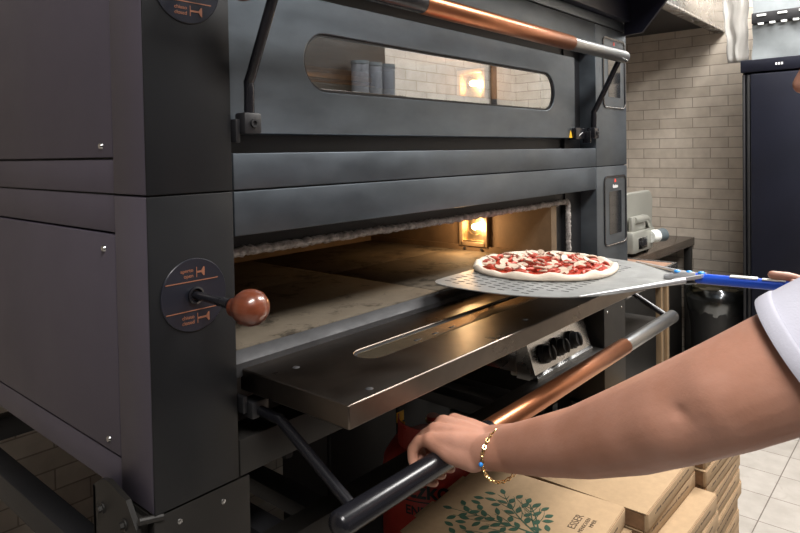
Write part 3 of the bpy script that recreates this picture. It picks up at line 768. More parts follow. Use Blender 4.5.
for (x, y) in place(40, 0, PR*.82, .021):
    # a mushroom slice: cap arc with a stem, standing or lying
    s = rnd.uniform(.6, 1.1)*.0155
    pts = []
    for i in range(13):
        a = PI*i/12; pts.append((s*math.cos(a), s*.85*math.sin(a)))
    pts += [(-s*.95, -s*.18), (-s*.35, -s*.10), (-s*.30, -s*.75), (s*.28, -s*.75), (s*.33, -s*.10), (s*.95, -s*.18)]
    R = Matrix.Rotation(rnd.uniform(0, 2*PI), 3, 'Z') @ Matrix.Rotation(rnd.uniform(-.55, .55), 3, 'X') @ Matrix.Rotation(rnd.uniform(-.55, .55), 3, 'Y')
    c = V((x, y, PZ+.0145+rnd.uniform(0, .004)))
    mb = B().prism([c+R@V((p[0], p[1], -.0014)) for p in pts], R@V((0, 0, .0028)))
    ms = build('mushroom_slice', mb, M['mush'], pizza)
    if rnd.random() < .5:
        sk = B().tube([c+R@V((p[0]*1.01, p[1]*1.01, 0)) for p in pts[:13]], .0016, 6)
        build('mushroom_skin', sk, M['mushskin'], ms)
for (x, y) in place(62, 0, PR*.84, .0165):
    L = rnd.uniform(.009, .017); a = rnd.uniform(0, PI)
    R = Matrix.Rotation(a, 3, 'Z') @ Matrix.Rotation(rnd.uniform(-.3, .3), 3, 'Y')
    mb = B(); c = V((x, y, PZ+.0122))
    mb.tube([c+R@V((-L, 0, -.001)), c+R@V((-L*.3, .001, .0015)), c+R@V((L*.4, -.001, .001)), c+R@V((L, 0, -.001))], [.0015, .0042, .0038, .0014], 8)
    build('salami_strip', mb, M['salami'], pizza, smooth=70)

# ---------------------------------------------------------------- pizza boxes
BW, BD, BH = .362, .366, .0425
def pizza_box(name, loc, label, group, logo=False):
    """loc = centre of the bottom; local x = along the oven, -y = towards the aisle"""
    t = thing(name, label, 'pizza box', loc, group)
    cx, cy, cz = loc
    x0, x1, y0, y1 = cx-BW/2, cx+BW/2, cy-BD/2, cy+BD/2
    bd = B().box(x0+.003, x1-.003, y0+.0005, y1-.004, cz+.0003, cz+BH-.0022, .0008)
    build('box_body', bd, M['kraft'], t)
    # lid: top sheet, front flap folded down over the body, side flaps; tabs on the rear edge
    lid = B().box(x0, x1, y0+.002, y1-.002, cz+BH-.0022, cz+BH, .0006)
    lid.box(x0+.006, x1-.006, y0-.0012, y0+.0006, cz+.0035, cz+BH-.0030, .0005)
    for k in (.18, .56): lid.box(x0+BW*k, x0+BW*(k+.2), y1-.003, y1+.006, cz+BH-.0030, cz+BH-.0006, .0003)
    ld = build('lid', lid, M['kraft'], t)
    sh = B().box(x0+.004, x1-.004, y0-.0002, y0+.002, cz+BH-.0036, cz+BH-.0024).box(x0-.0002, x0+.0015, y0+.006, y1-.01, cz+.004, cz+BH-.004).box(x1-.0015, x1+.0004, y0+.006, y1-.01, cz+.004, cz+BH-.004)
    build('flap_edge', sh, M['kraft_edge'], t)
    rr = random.Random(int(cz*1000))
    ln = B(); x = x0+.05
    while x < x1-.06:
        w = rr.uniform(.003, .010)
        if rr.random() < .82: ln.box(x, x+w, y0-.0014, y0-.0011, cz+BH*.5, cz+BH*.5+rr.uniform(.003, .006), 0)
        x += w+.0025
    build('printed_line', ln, M['ink'], t)
    return t
proto = pizza_box('pizza_box', (.80, -.07, FL), 'bottom pizza box of the stack nearest the camera', 'cardboard pizza boxes on the floor')
NB = 12
tops = {0: (.793, -.066), 1: (1.165, -.098), 2: (1.540, -.118)}
names_ = ['the leaf-printed stack beside the gas cylinder', 'the middle stack under the forearm', 'the far stack beside the open floor tiles']
jr = random.Random(5)
topbox = None
for s_i in range(3):
    for k in range(NB):
        if s_i == 0 and k == 0:
            continue
        x, y = tops[s_i]
        if k < NB-1:
            x += jr.uniform(-.008, .008); y += jr.uniform(-.006, .006)
        if s_i == 1 and k < NB-2: y += -.055; x += .006
        ordn = ['lowest', 'second from the floor', 'third from the floor', 'fourth from the floor', 'fifth from the floor', 'sixth from the floor', 'sixth from the top', 'fifth from the top', 'fourth from the top', 'third from the top', 'second from the top', 'topmost'][k]
        lab = 'kraft pizza box, %s in %s' % (ordn, names_[s_i])
        r = dup(proto, V((x, y, FL+k*(BH+.0006)))-proto.location, lab, 'cardboard pizza boxes on the floor')
        if k == NB-1: r.rotation_euler = (0, 0, math.radians((4.5, .5, 0)[s_i]))
        else: r.rotation_euler = (0, 0, math.radians(jr.uniform(-1.2, 1.2)))
        if s_i == 0 and k == NB-1: topbox = r
proto['label'] = 'kraft pizza box, lowest in the leaf-printed stack beside the gas cylinder'
proto.location = (.80, -.07, FL)
# printed tree and lettering on the nearest top box (in the box's own coordinates)
ROOT[topbox.name] = V((0, 0, 0))
zt = BH+.0004
lg = B()
def leaf(x, y, a, L, w):
    n = 8; pts = []
    prof_ = [(.0, 0), (.12, .45), (.3, .88), (.5, 1), (.7, .8), (.88, .4), (1, 0)]
    pts = [(L*t, w*h) for t, h in prof_]+[(L*t, -w*h) for t, h in prof_[-2:0:-1]]
    ca, sa_ = math.cos(a), math.sin(a)
    lg.prism([(x+p[0]*ca-p[1]*sa_, y+p[0]*sa_+p[1]*ca, zt) for p in pts], (0, 0, .0003))
def stem(pts, w):
    P = [V((x, y, zt)) for x, y in pts]
    for i_, (a, c) in enumerate(zip(P, P[1:])):
        d = (c-a).normalized(); k0 = w*(1-.75*i_/len(P)); k1 = w*(1-.75*(i_+1)/len(P)); nrm = V((-d.y, d.x, 0))
        lg.prism([a+nrm*k0, a-nrm*k0, c-nrm*k1, c+nrm*k1], (0, 0, .00025))
tcx, tcy, TR = -.030, .022, .113
lr = random.Random(4)
occ = []
def curve(x, y, a, L, bend, w):
    n = 10; pts = [(x, y)]
    for i in range(n):
        a += bend/n; x += L/n*math.cos(a); y += L/n*math.sin(a)
        if math.hypot(x-tcx, y-tcy) > TR: break
        pts.append((x, y))
    stem(pts, w); return pts, a
def leaves_on(pts, step=2):
    for i in range(2, len(pts), step):
        x, y = pts[i]; a = math.atan2(y-pts[i-1][1], x-pts[i-1][0])
        for sd in (1, -1):
            aa = a+sd*lr.uniform(.65, .95); L = lr.uniform(.022, .029)
            lx, ly = x+.004*math.cos(aa), y+.004*math.sin(aa)
            mx, my = lx+L*.5*math.cos(aa), ly+L*.5*math.sin(aa)
            if math.hypot(mx-tcx, my-tcy) > TR+.004: continue
            if any(math.hypot(mx-q[0], my-q[1]) < .0195 for q in occ): continue
            occ.append((mx, my)); leaf(lx, ly, aa, L, lr.uniform(.0056, .0072))
    x, y = pts[-1]; a = math.atan2(y-pts[-2][1], x-pts[-2][0])
    if all(math.hypot(x-q[0], y-q[1]) > .017 for q in occ): occ.append((x, y)); leaf(x, y, a, .024, .0064)
main = []
for a, L, bd_ in ((PI/2, .20, .15), (1.15, .21, -.55), (2.0, .21, .55), (.75, .17, -.5), (2.4, .17, .5), (.35, .14, .5), (2.8, .14, -.5)):
    pts, _ = curve(tcx, tcy-TR*.78, a, L, bd_, .0021); main.append(pts)
stem([(tcx, tcy-TR-.018), (tcx, tcy-TR*.78)], .003)
for pts in main:
    leaves_on(pts)
    for i in (3, 5, 7):
        if i < len(pts)-1:
            a = math.atan2(pts[i+1][1]-pts[i][1], pts[i+1][0]-pts[i][0])
            for sd in (1, -1):
                p2, _ = curve(pts[i][0], pts[i][1], a+sd*.8, .055, -sd*.7, .0012)
                if len(p2) > 3: leaves_on(p2, 3)
for _ in range(900):
    a = lr.uniform(0, 2*PI); r = TR*math.sqrt(lr.random())
    x, y = tcx+r*math.cos(a), tcy+r*math.sin(a); aa = math.atan2(y-tcy+TR, x-tcx)+lr.uniform(-.9, .9)
    if all(math.hypot(x-q[0], y-q[1]) > .0205 for q in occ): occ.append((x, y)); leaf(x-.012*math.cos(aa), y-.012*math.sin(aa), aa, .025, .0066)
build('printed_tree', lg, M['green'], topbox)
text('printed_lettering', 'ESSER', .024, M['ink'], topbox, (.092, -.1135, zt), (1, 0, 0), (0, 1, 0), .0002, 'RIGHT')
text('printed_lettering', 'MENSCHEN', .012, M['ink'], topbox, (.090, -.1335, zt), (1, 0, 0), (0, 1, 0), .0002, 'RIGHT')
text('printed_lettering', 'MMER', .012, M['ink'], topbox, (.090, -.1465, zt), (1, 0, 0), (0, 1, 0), .0002, 'RIGHT')
topbox['label'] = 'kraft pizza box printed with a green leafy tree, topmost of the nearest stack'
ROOT[topbox.name] = V(topbox.location)

# ---------------------------------------------------------------- right-hand background
fr = thing('refrigerator', 'tall navy-black refrigerator against the tiled wall, plastic bags on top', 'refrigerator', (3.45, -.32, FL))
build('cabinet', B().box(3.17, 3.74, -.66, .006, FL+.06, .418, .004).box(3.2, 3.7, -.64, -.02, FL, FL+.06), M['fridge'], fr)
build('top_band', B().box(3.14, 3.745, -.665, .010, .420, .482, .004), M['fridge'], fr)
dr = build('door', B().box(3.135, 3.168, -.655, -.035, FL+.08, .410, .006), M['fridge'], fr)
build('door_edge', B().box(3.15, 3.169, -.030, -.016, FL+.08, .41, .003).box(3.15, 3.169, -.008, .004, FL+.08, .41, .002), M['black'], fr)
lg2 = B()
for i in range(3): lg2.box(3.1385, 3.1395, -.152-i*.012, -.144-i*.012, .446, .457)
build('badge', lg2, M['white'], fr)

pk = thing('food_film_pack', 'stack of clear film-wrapped trays with a black strip on the refrigerator', 'packaging', (3.45, -.3, .483))
def crumple(b, amp, sc, seed):
    bmesh.ops.subdivide_edges(b.bm, edges=b.bm.edges[:], cuts=9, use_grid_fill=True)
    for v in b.bm.verts: v.co += V((noise.noise(v.co*sc+V((seed, 0, 0))), noise.noise(v.co*sc+V((0, seed, 5))), noise.noise(v.co*sc+V((3, seed, 0)))*.3))*amp
    return b
build('film_wrap', crumple(B().box(3.19, 3.70, -.62, -.035, .486, .66), .012, 12, 3), M['film'], pk, smooth=50)
build('film_wrap', crumple(B().box(3.20, 3.70, -.62, -.035, .715, .95), .012, 12, 8), M['film'], pk, smooth=50)
build('black_tray', B().box(3.165, 3.71, -.63, -.035, .66, .715, .006), M['black'], pk)
bt = B()
for i in range(6): bt.box(3.160, 3.166, -.09-i*.05, -.065-i*.05, .652, .662, .001).box(3.160, 3.166, -.10-i*.09, -.06-i*.09, .694, .704, .001)
build('tray_clip', bt, M['label'], pk)
bg = B()
nu, nv = 14, 18
grid = [[None]*(nv+1) for _ in range(nu+1)]
for i in range(nu+1):
    for j in range(nv+1):
        u, v = i/nu, j/nv
        yy = .10-.11*u+(.035*(v-.4) if u < .5 else 0)
        grid[i][j] = (3.22+.45*u*0+.012*noise.noise(V((u*5, v*1.5, 2)))+.006*math.sin(u*9), yy+.012*noise.noise(V((u*3, v*6, 7))), .484+v*.48)
va = [[bg.bm.verts.new(p) for p in row] for row in grid]
for i in range(nu):
    for j in range(nv): bg.bm.faces.new((va[i][j], va[i+1][j], va[i+1][j+1], va[i][j+1]))
M['sheet'] = simple('milky_plastic_bag', (.42, .41, .39), .25, 0, 10, .08, .3, 15)
M['sheet'].node_tree.nodes['Principled BSDF'].inputs['Transmission Weight'].default_value = .45
pb = build('plastic_bag', bg, M['sheet'], None, (3.25, .04, .484), smooth=80)
tag(pb, 'milky plastic bag hanging at the left edge of the refrigerator top', 'plastic bag')
mo = pb.modifiers.new('thick', 'SOLIDIFY'); mo.thickness = .0015

bn = thing('trash_bin', 'black trash bin with a clear plastic liner between counter and refrigerator', 'bin', (3.42, .185, FL))
build('bin_body', B().lathe([(.12, FL), (.145, FL+.30), (.165, -.78), (.155, -.785), (.13, FL+.02)], (3.42, .185, 0), 'z', 40), M['binblack'], bn)
ln = B()
rings = []
for (r, z) in [(.155, -.86), (.168, -.815), (.174, -.79), (.17, -.765), (.160, -.735), (.150, -.72), (.146, -.76)]:
    rings.append([ln.bm.verts.new((3.42+r*(1+.06*noise.noise(V((k*.7, z*30, 1))))*math.cos(2*PI*k/48), .185+r*(1+.06*noise.noise(V((k*.7, z*30, 1))))*math.sin(2*PI*k/48), z+.012*noise.noise(V((k*.5, 1, z*9))))) for k in range(48)])
for A, D in zip(rings, rings[1:]):
    for k in range(48): ln.bm.faces.new((A[k], A[(k+1) % 48], D[(k+1) % 48], D[k]))
build('liner_bag', ln, M['bag'], bn, smooth=80)

ct = thing('worktop_counter', 'dark brown counter against the tiled wall carrying the slicer', 'counter', (2.75, .8, FL))
build('worktop', B().box(1.75, 3.745, .405, 1.17, -.548, -.50, .002), M['counter'], ct)
for (x, y) in ((3.70, .43), (3.70, 1.13), (1.80, .45), (1.80, 1.13)):
    build('leg', B().box(x-.02, x+.02, y-.02, y+.02, FL, -.548, .002), M['frame'], ct)
build('cabinet_body', B().box(2.2, 3.67, .46, 1.15, FL+.02, -.72, .003), M['frame'], ct)
tw = thing('side_table', 'small steel side table with a brown top beside the oven stand', 'table', (1.93, .2, FL))
build('table_top', B().box(1.68, 2.175, .035, .385, -.415, -.40, .001), M['browntop'], tw)
build('edge_trim', B().box(1.67, 2.185, .022, .034, -.445, -.397, .001).box(2.176, 2.187, .022, .385, -.445, -.397, .001), M['steel'], tw)
for (x, y) in ((1.70, .10), (1.70, .37)):
    build('leg', B().box(x-.015, x+.015, y-.015, y+.015, FL, -.415, .001), M['frame'], tw)
for (x, y) in ((2.06, .05), (2.125, .05), (2.15, .37)):
    build('leg', B().box(x-.011, x+.011, y-.011, y+.011, FL, -.415, .001), M['gold_trim'], tw)
build('shelf', B().box(1.69, 2.16, .09, .37, -.64, -.62, .001).box(1.69, 2.16, .09, .37, -.98, -.96, .001).box(1.69, 2.16, .365, .378, FL+.05, -.42), M['frame'], tw)
bw = thing('mixing_bowl', 'steel bowl on the upper shelf of the side table', 'bowl', (1.83, .20, -.62))
build('bowl', B().lathe([(.05, -.62), (.085, -.59), (.105, -.545), (.108, -.54), (.103, -.542), (.08, -.588), (.04, -.612), (.001, -.612)], (1.83, .21, 0), 'z', 40), M['steel'], bw)
ba = thing('storage_crate', 'pale food tray on the lower shelf of the side table', 'tray', (1.9, .2, -.96))
build('crate', B().box(1.74, 2.02, .10, .34, -.96, -.90, .01), M['label'], ba)

# slicer
sx, sy, sz = 3.02, .475, -.53
SC = 1.0
sc_ = thing('meat_slicer', 'grey meat slicer with rounded guard standing on the dark counter', 'slicer', (sx, sy, -.50))
build('base', B().box(sx-.22, sx+.10, sy-.02, sy+.25, sz+.04, sz+.105, .02).box(sx-.26, sx+.02, sy-.065, sy+.10, sz+.05, sz+.16, .012), M['slicer'], sc_)
for (fx, fy) in ((-.2, 0), (.07, 0), (.07, .22), (-.2, .22)):
    build('foot', B().cone((sx+fx, sy+fy, sz+.03), (sx+fx, sy+fy, sz+.055), .02, .02), M['black'], sc_)
gd = []
for (ccx, ccz, a) in ((.06, .16, -PI/2), (.075, .285, 0), (-.20, .305, PI/2), (-.22, .18, PI)):
    R_ = .07 if ccx > 0 else .05
    for i in range(9): gd.append((sx+ccx+R_*math.cos(a+PI/2*i/8), sy-.02, sz+ccz+R_*math.sin(a+PI/2*i/8)))
g = build('blade_guard', B().prism(gd, (0, .028, 0)), M['slicer'], sc_)
m_ = g.modifiers.new('soft', 'BEVEL'); m_.width = .008; m_.segments = 3; m_.limit_method = 'ANGLE'
build('carriage_arm', B().tube([(sx-.20, sy-.045, sz+.215), (sx-.04, sy-.045, sz+.215), (sx-.01, sy-.045, sz+.20), (sx+.03, sy-.045, sz+.13)], .018, 12).box(sx-.22, sx+.06, sy-.06, sy-.022, sz+.135, sz+.16, .008).box(sx-.24, sx-.05, sy-.05, sy-.03, sz+.15, sz+.235, .006), M['slicer'], sc_)
kn = build('thickness_knob', B().cone((sx-.02, sy-.06, sz+.115), (sx+.035, sy-.075, sz+.115), .032, .034), M['label'], sc_)
build('knob_grip', B().cone((sx+.03, sy-.073, sz+.115), (sx+.095, sy-.09, sz+.115), .031, .036), M['darkgrey'], sc_)
sw_ = build('switch_plate', B().box(sx-.20, sx-.08, sy-.069, sy-.064, sz+.07, sz+.125, .001), M['steel'], sc_)
build('switch', B().box(sx-.15, sx-.10, sy-.073, sy-.068, sz+.08, sz+.115, .002).box(sx-.19, sx-.17, sy-.072, sy-.068, sz+.09, sz+.11, .001), M['black'], sc_)

sc_.scale = (SC, SC, SC)

# extractor hood in the corner
hd = thing('extractor_hood', 'stainless extractor hood hanging in the corner over the counter', 'hood', (3.0, .7, .74))
HX0 = 2.0
build('hood_shell', B().box(HX0, 3.745, .232, .240, .745, 1.395, .001).box(HX0, HX0+.008, .24, 1.18, .745, 1.395).box(HX0, 3.745, .24, 1.18, 1.38, 1.395), M['steel'], hd)
build('hood_lip', B().box(HX0, 3.745, .225, .285, .733, .745, .001).box(HX0, HX0+.05, .28, 1.18, .733, .745, .001), M['steel'], hd)
build('hood_underside', B().box(HX0+.01, 3.74, .28, 1.17, .775, .79), M['black'], hd)

# reflected wall shelf with canisters and a black pole on the aisle side
shf = build('wall_shelf', B().box(1.45, 2.31, -1.595, -1.44, .345, .365, .002).box(1.5, 1.52, -1.595, -1.46, .29, .345).box(2.2, 2.22, -1.595, -1.46, .29, .345), M['counter'], None, (1.88, -1.5, .345))
tag(shf, 'dark wall shelf across the aisle, seen mirrored in the upper oven window', 'shelf')
can0 = None
for i, x in enumerate((2.03, 2.135, 2.24)):
    if can0 is None:
        can0 = thing('storage_canister', 'left grey canister of three on the wall shelf across the aisle', 'canister', (x, -1.52, .366), 'grey canisters on the wall shelf')
        build('can', B().lathe([(.001, .366), (.046, .366), (.047, .375), (.047, .52), (.001, .52)], (x, -1.52, 0), 'z', 36), M['grey_bin'], can0)
        build('lid', B().lathe([(.001, .521), (.049, .521), (.049, .540), (.001, .545)], (x, -1.52, 0), 'z', 36), M['darkgrey'], can0)
    else:
        dup(can0, (x-2.03, 0, 0), ['', 'middle grey canister of three on the wall shelf across the aisle', 'right grey canister of three on the wall shelf across the aisle'][i])
pp = build('wall_pipe', B().cone((3.42, -1.57, FL), (3.42, -1.57, 1.39), .022, .022, 20), M['black'], None, (3.42, -1.57, FL))
tag(pp, 'black vertical pipe on the tiled wall across the aisle, mirrored in the oven window', 'pipe')

# ---------------------------------------------------------------- the person
person = thing('person', 'person in a pale lavender T-shirt reaching to the lower oven handle and holding the peel', 'person', (.55, -.86, FL))
def hull(b, chain, seg=18):
    for (p, r) in chain: b.sph(p, r, seg, max(8, seg*2//3))
    for (p, r), (q, s) in zip(chain, chain[1:]):
        p, q = V(p), V(q); d = (q-p).length
        # tangent frustum between the two balls
        if d > 1e-5 and abs(r-s) < d:
            k = (r-s)/d; u = (q-p)/d; c = math.sqrt(max(0, 1-k*k))
            b.cone(p+u*r*k, q+u*s*k, r*c, s*c, seg)
def remesh(b, name, mat, parent, voxel, smooth_it=8, cut=None, fac=.5):
    me = bpy.data.meshes.new('tmp'); bmesh.ops.recalc_face_normals(b.bm, faces=b.bm.faces[:]); b.bm.to_mesh(me); b.bm.free()
    ob = bpy.data.objects.new('tmp', me); C.objects.link(ob)
    m = ob.modifiers.new('r', 'REMESH'); m.mode = 'VOXEL'; m.voxel_size = voxel
    s = ob.modifiers.new('s', 'SMOOTH'); s.factor = fac; s.iterations = smooth_it
    out = bpy.data.meshes.new_from_object(ob.evaluated_get(bpy.context.evaluated_depsgraph_get()))
    bpy.data.objects.remove(ob)
    bm = bmesh.new(); bm.from_mesh(out)
    if cut:
        for (co, no) in cut:
            bmesh.ops.bisect_plane(bm, geom=bm.verts[:]+bm.edges[:]+bm.faces[:], plane_co=co, plane_no=no, clear_outer=True)
    L = worldloc(parent)
    for v in bm.verts: v.co -= L
    for f in bm.faces: f.smooth = True
    bm.to_mesh(out); bm.free(); out.name = name
    return link(name, out, mat, parent)

LSH, RSH = V((.410, -.770, -.115)), V((.735, -.795, -.055))
HEAD = V((.595, -.735, .165))
bd = B()
# left arm (forearm swells below the elbow, tapers to the wrist)
WR = V((.364, -.275, -.379))
larm = [(LSH, .066), (V((.350, -.716, -.140)), .0615), (V((.316, -.664, -.172)), .0585), (V((.307, -.612, -.206)), .0555), (V((.312, -.563, -.238)), .0530), (V((.322, -.508, -.274)), .0500), (V((.337, -.44, -.314)), .0435), (V((.349, -.372, -.345)), .0372), (V((.358, -.318, -.367)), .0315)]
hull(bd, larm, 24)
bd.sph((.300, -.545, -.262), .030, 16, 10)             # elbow bone
hull(bd, [(V((.352, -.318, -.367)), .0275), (V((.350, -.282, -.380)), .0245)], 18)
hull(bd, [(V((.372, -.318, -.364)), .0270), (V((.378, -.280, -.376)), .0245)], 18)
# left hand: palm, four fingers round the bar, thumb
mcp = {'index': V((.3985, -.193, -.3745)), 'middle': V((.3760, -.188, -.3715)), 'ring': V((.3540, -.189, -.3745)), 'pinky': V((.3335, -.196, -.3815))}
for k, p in mcp.items():
    r = {'index': .0125, 'middle': .0130, 'ring': .0122, 'pinky': .0112}[k]
    base = V((.366+(p.x-.366)*.45, -.272, -.378))
    hull(bd, [(base, .0215), ((base+p)/2+V((0, 0, .002)), .0165), (p, r)], 16)
for a, c in (('index', 'middle'), ('middle', 'ring'), ('ring', 'pinky')):
    hull(bd, [((mcp[a]+mcp[c])/2+V((0, -.008, -.002)), .0105), ((mcp[a]+mcp[c])/2+V((0, -.035, -.004)), .014)], 12)
hull(bd, [(V((.344, -.266, -.390)), .0205), (V((.334, -.232, -.389)), .0155), (mcp['pinky'], .0125)], 14)
hull(bd, [(V((.350, -.235, -.381)), .014), (V((.342, -.205, -.381)), .0125)], 14)   # heel of the hand on the little-finger side
def finger(m, dx, r, L):
    # knuckle, middle joint beyond the bar, end joint below it, tip curled back underneath
    off = [(0, 0, 0), (-.3, .016, -.010), (-.6, .027*L, -.024), (-.75, .026*L, -.040), (-.9, .012, -.0535), (-1, -.006, -.0605), (-1, -.020, -.0595)]
    y0 = -.190; pts = []
    for i, (a, y, z) in enumerate(off):
        pts.append(m.copy() if i == 0 else V((m.x-dx*a*-1, y0+y+(m.y-y0)*.4, -.3735+z+(m.z+.3735)*.3)))
    rs = [r*1.16, r*1.06, r*1.10, r*1.0, r*1.0, r*.92, r*.80]
    hull(bd, list(zip(pts, rs)), 14)
finger(mcp['index'], .008, .0092, 1.0); finger(mcp['middle'], .009, .0094, 1.12); finger(mcp['ring'], .010, .0090, 1.05); finger(mcp['pinky'], .012, .0083, .92)
hull(bd, [(V((.382, -.272, -.386)), .021), (V((.408, -.250, -.392)), .0165), (V((.424, -.245, -.404)), .0125), (V((.430, -.242, -.424)), .0105), (V((.428, -.226, -.436)), .009)], 14)
# right arm and hand holding the peel handle
hull(bd, [(RSH, .068), (V((.80, -.83, -.12)), .060), (V((.875, -.86, -.215)), .048), (V((.935, -.80, -.235)), .045), (V((.955, -.73, -.225)), .037), (V((.957, -.665, -.222)), .027)], 20)
hx, hy, hz = .929, -.585, PZ+.0085
hull(bd, [(V((.957, -.665, -.222)), .026), (V((.957, -.625, -.222)), .024), (V((.955, -.590, -.220)), .019)], 16)
for i in range(4):
    yy = -.632+i*.0195; r = .0088-.0004*i
    hxx = .9095+(.43+yy)/(-.23)*-.0305*-1 if False else .9095+.1326*(-.43-yy)
    pts = [V((hxx+.026, yy, hz-.003))]
    for a in (-30, -80, -130, -175, -215):
        aa = math.radians(a); pts.append(V((hxx+(.0096+r)*math.cos(aa), yy, hz+(.0096+r)*math.sin(aa))))
    hull(bd, list(zip(pts, [r*1.15, r*1.1, r*1.05, r, r*.95, r*.85])), 12)
hull(bd, [(V((.952, -.615, -.212)), .016), (V((.945, -.588, -.199)), .0115), (V((.934, -.565, -.1895)), .0098), (V((.9255, -.538, -.1865)), .0085)], 14)
# torso, neck, head
for dx in (-.10, 0, .10):
    hull(bd, [(V((.57+dx, -.80, -.09)), .10), (V((.565+dx, -.84, -.25)), .105), (V((.56+dx*.8, -.87, -.36)), .10), (V((.555+dx, -.885, -.45)), .105)], 20)
hull(bd, [(LSH, .062), (V((.57, -.79, -.055)), .075), (RSH, .062)], 18)
hull(bd, [(V((.572, -.785, -.03)), .062), (V((.583, -.755, .07)), .055), (V((.59, -.745, .11)), .055)], 18)
fd = V((.12, .97, -.14)).normalized(); rt = fd.cross(V((0, 0, 1))).normalized(); up = rt.cross(fd)
HR = Matrix((rt, fd, up)).transposed()
def hp_(x, y, z): return HEAD+HR@V((x, y, z))
bd.sph(HEAD+HR@V((0, -.012, .045)), .092, 28, 18, (.84, 1.04, .98), HR)
bd.sph(hp_(0, .018, -.035), .068, 24, 16, (.88, .98, 1.12), HR)
bd.sph(hp_(0, .052, -.088), .024, 16, 10, (1.2, .9, .9), HR)                      # chin
hull(bd, [(hp_(0, .080, .024), .0095), (hp_(0, .095, .0), .0115), (hp_(0, .104, -.016), .0135)], 14)   # nose
for s in (-1, 1):
    bd.sph(hp_(.012*s, .094, -.02), .0085, 12, 8)
    bd.sph(hp_(.032*s, .070, .045), .014, 12, 8, (1.5, .7, .5), HR)               # brow
    bd.sph(hp_(.045*s, .052, -.012), .020, 12, 8)                                 # cheek
    bd.sph(hp_(.083*s, -.015, .0), .026, 14, 10, (.35, .75, 1.2), HR)             # ear
bd.sph(hp_(0, .079, -.046), .018, 14, 8, (1.35, .6, .38), HR); bd.sph(hp_(0, .077, -.057), .018, 14, 8, (1.2, .6, .42), HR)   # lips
# legs
for s, hx_ in ((-1, .47), (1, .65)):
    hull(bd, [(V((hx_, -.885, -.46)), .092), (V((hx_+.005*s, -.85, -.68)), .074), (V((hx_+.01*s, -.84, -.83)), .056), (V((hx_+.01*s, -.87, -.98)), .054), (V((hx_+.01*s, -.885, -1.17)), .036), (V((hx_+.01*s, -.88, -1.225)), .036), (V((hx_+.015*s, -.80, -1.245)), .022)], 18)
body = remesh(bd, 'body', M['skin'], person, .0031, 5)
bmx = bmesh.new(); bmx.from_mesh(body.data); L0 = worldloc(person)
bmx.normal_update()
crease = [V((.239, -.556, -.209)), V((.251, -.570, -.215)), V((.264, -.585, -.219)), V((.272, -.594, -.217))]
vein = [V((.3, -.50, -.255)), V((.31, -.45, -.285)), V((.322, -.40, -.312))]
def seg_d(p, a, b):
    t = max(0, min(1, (p-a).dot(b-a)/(b-a).length_squared)); return (p-(a+(b-a)*t)).length
for v in bmx.verts:
    w = v.co+L0
    if (w-crease[1]).length < .14:
        d = min(seg_d(w, a, b) for a, b in zip(crease, crease[1:]))
        v.co -= v.normal*(.0022*math.exp(-(d/.008)**2)+.0022*math.exp(-(d/.02)**2))
        d2 = (w-V((.272, -.552, -.252))).length
        v.co += v.normal*.0035*math.exp(-(d2/.03)**2)
        d3 = (w-V((.245, -.62, -.18))).length
        v.co += v.normal*.0030*math.exp(-(d3/.035)**2)
    if (w-V((.365, -.23, -.37))).length < .09 and v.normal.z > .2:
        for k in mcp.values():
            d = (w-k).length; v.co += v.normal*.0016*math.exp(-(d/.011)**2)
bmx.to_mesh(body.data); bmx.free()
# T-shirt: torso and two sleeves, open at neck, hem and sleeve ends
sh = B()
for dx in (-.105, 0, .105):
    hull(sh, [(V((.57+dx, -.80, -.085)), .112), (V((.565+dx, -.84, -.25)), .120), (V((.56+dx, -.87, -.36)), .120), (V((.555+dx, -.885, -.50)), .124)], 20)
hull(sh, [(LSH, .077), (V((.57, -.79, -.045)), .088), (RSH, .079)], 20)
hull(sh, [(LSH, .0770), (V((.350, -.716, -.140)), .0710), (V((.329, -.684, -.160)), .0700), (V((.316, -.664, -.173)), .0690)], 24)
hull(sh, [(RSH, .081), (V((.80, -.83, -.12)), .076), (V((.86, -.855, -.195)), .072)], 22)
hem_c = V((.325, -.679, -.163)); hem_n = V((-.10, .75, -.55)).normalized()
hem2_c = V((.85, -.85, -.185)); hem2_n = V((.5, -.15, -.75)).normalized()
me_cut = None
shirt = remesh(sh, 't_shirt', M['shirt'], person, .0055, 4)
# cut the sleeve ends, neck and hem: only geometry beyond each plane AND near that opening is removed
bm = bmesh.new(); bm.from_mesh(shirt.data); L = worldloc(person)
for (co, no, rad) in ((hem_c, hem_n, .16), (hem2_c, hem2_n, .14), (V((.578, -.772, .028)), V((.1, .35, .93)).normalized(), .16), (V((.555, -.885, -.56)), V((0, 0, -1)), .5)):
    near = [f for f in bm.faces if (f.calc_center_median()+L-co).length < rad]
    gset = list({v for f in near for v in f.verts})+list({e for f in near for e in f.edges})+near
    bmesh.ops.bisect_plane(bm, geom=gset, plane_co=co-L, plane_no=no)
    dele = [f for f in bm.faces if (f.calc_center_median()+L-co).dot(no) > 1e-5 and (f.calc_center_median()+L-co).length < rad]
    bmesh.ops.delete(bm, geom=dele, context='FACES')
for v in bm.verts:   # soft folds
    w = v.co+L
    v.co += v.normal*(.0030*noise.noise(V((w.x*12, w.y*8, w.z*12))))
bm.to_mesh(shirt.data); bm.free()
so_ = shirt.modifiers.new('cloth', 'SOLIDIFY'); so_.thickness = .0028; so_.offset = 1
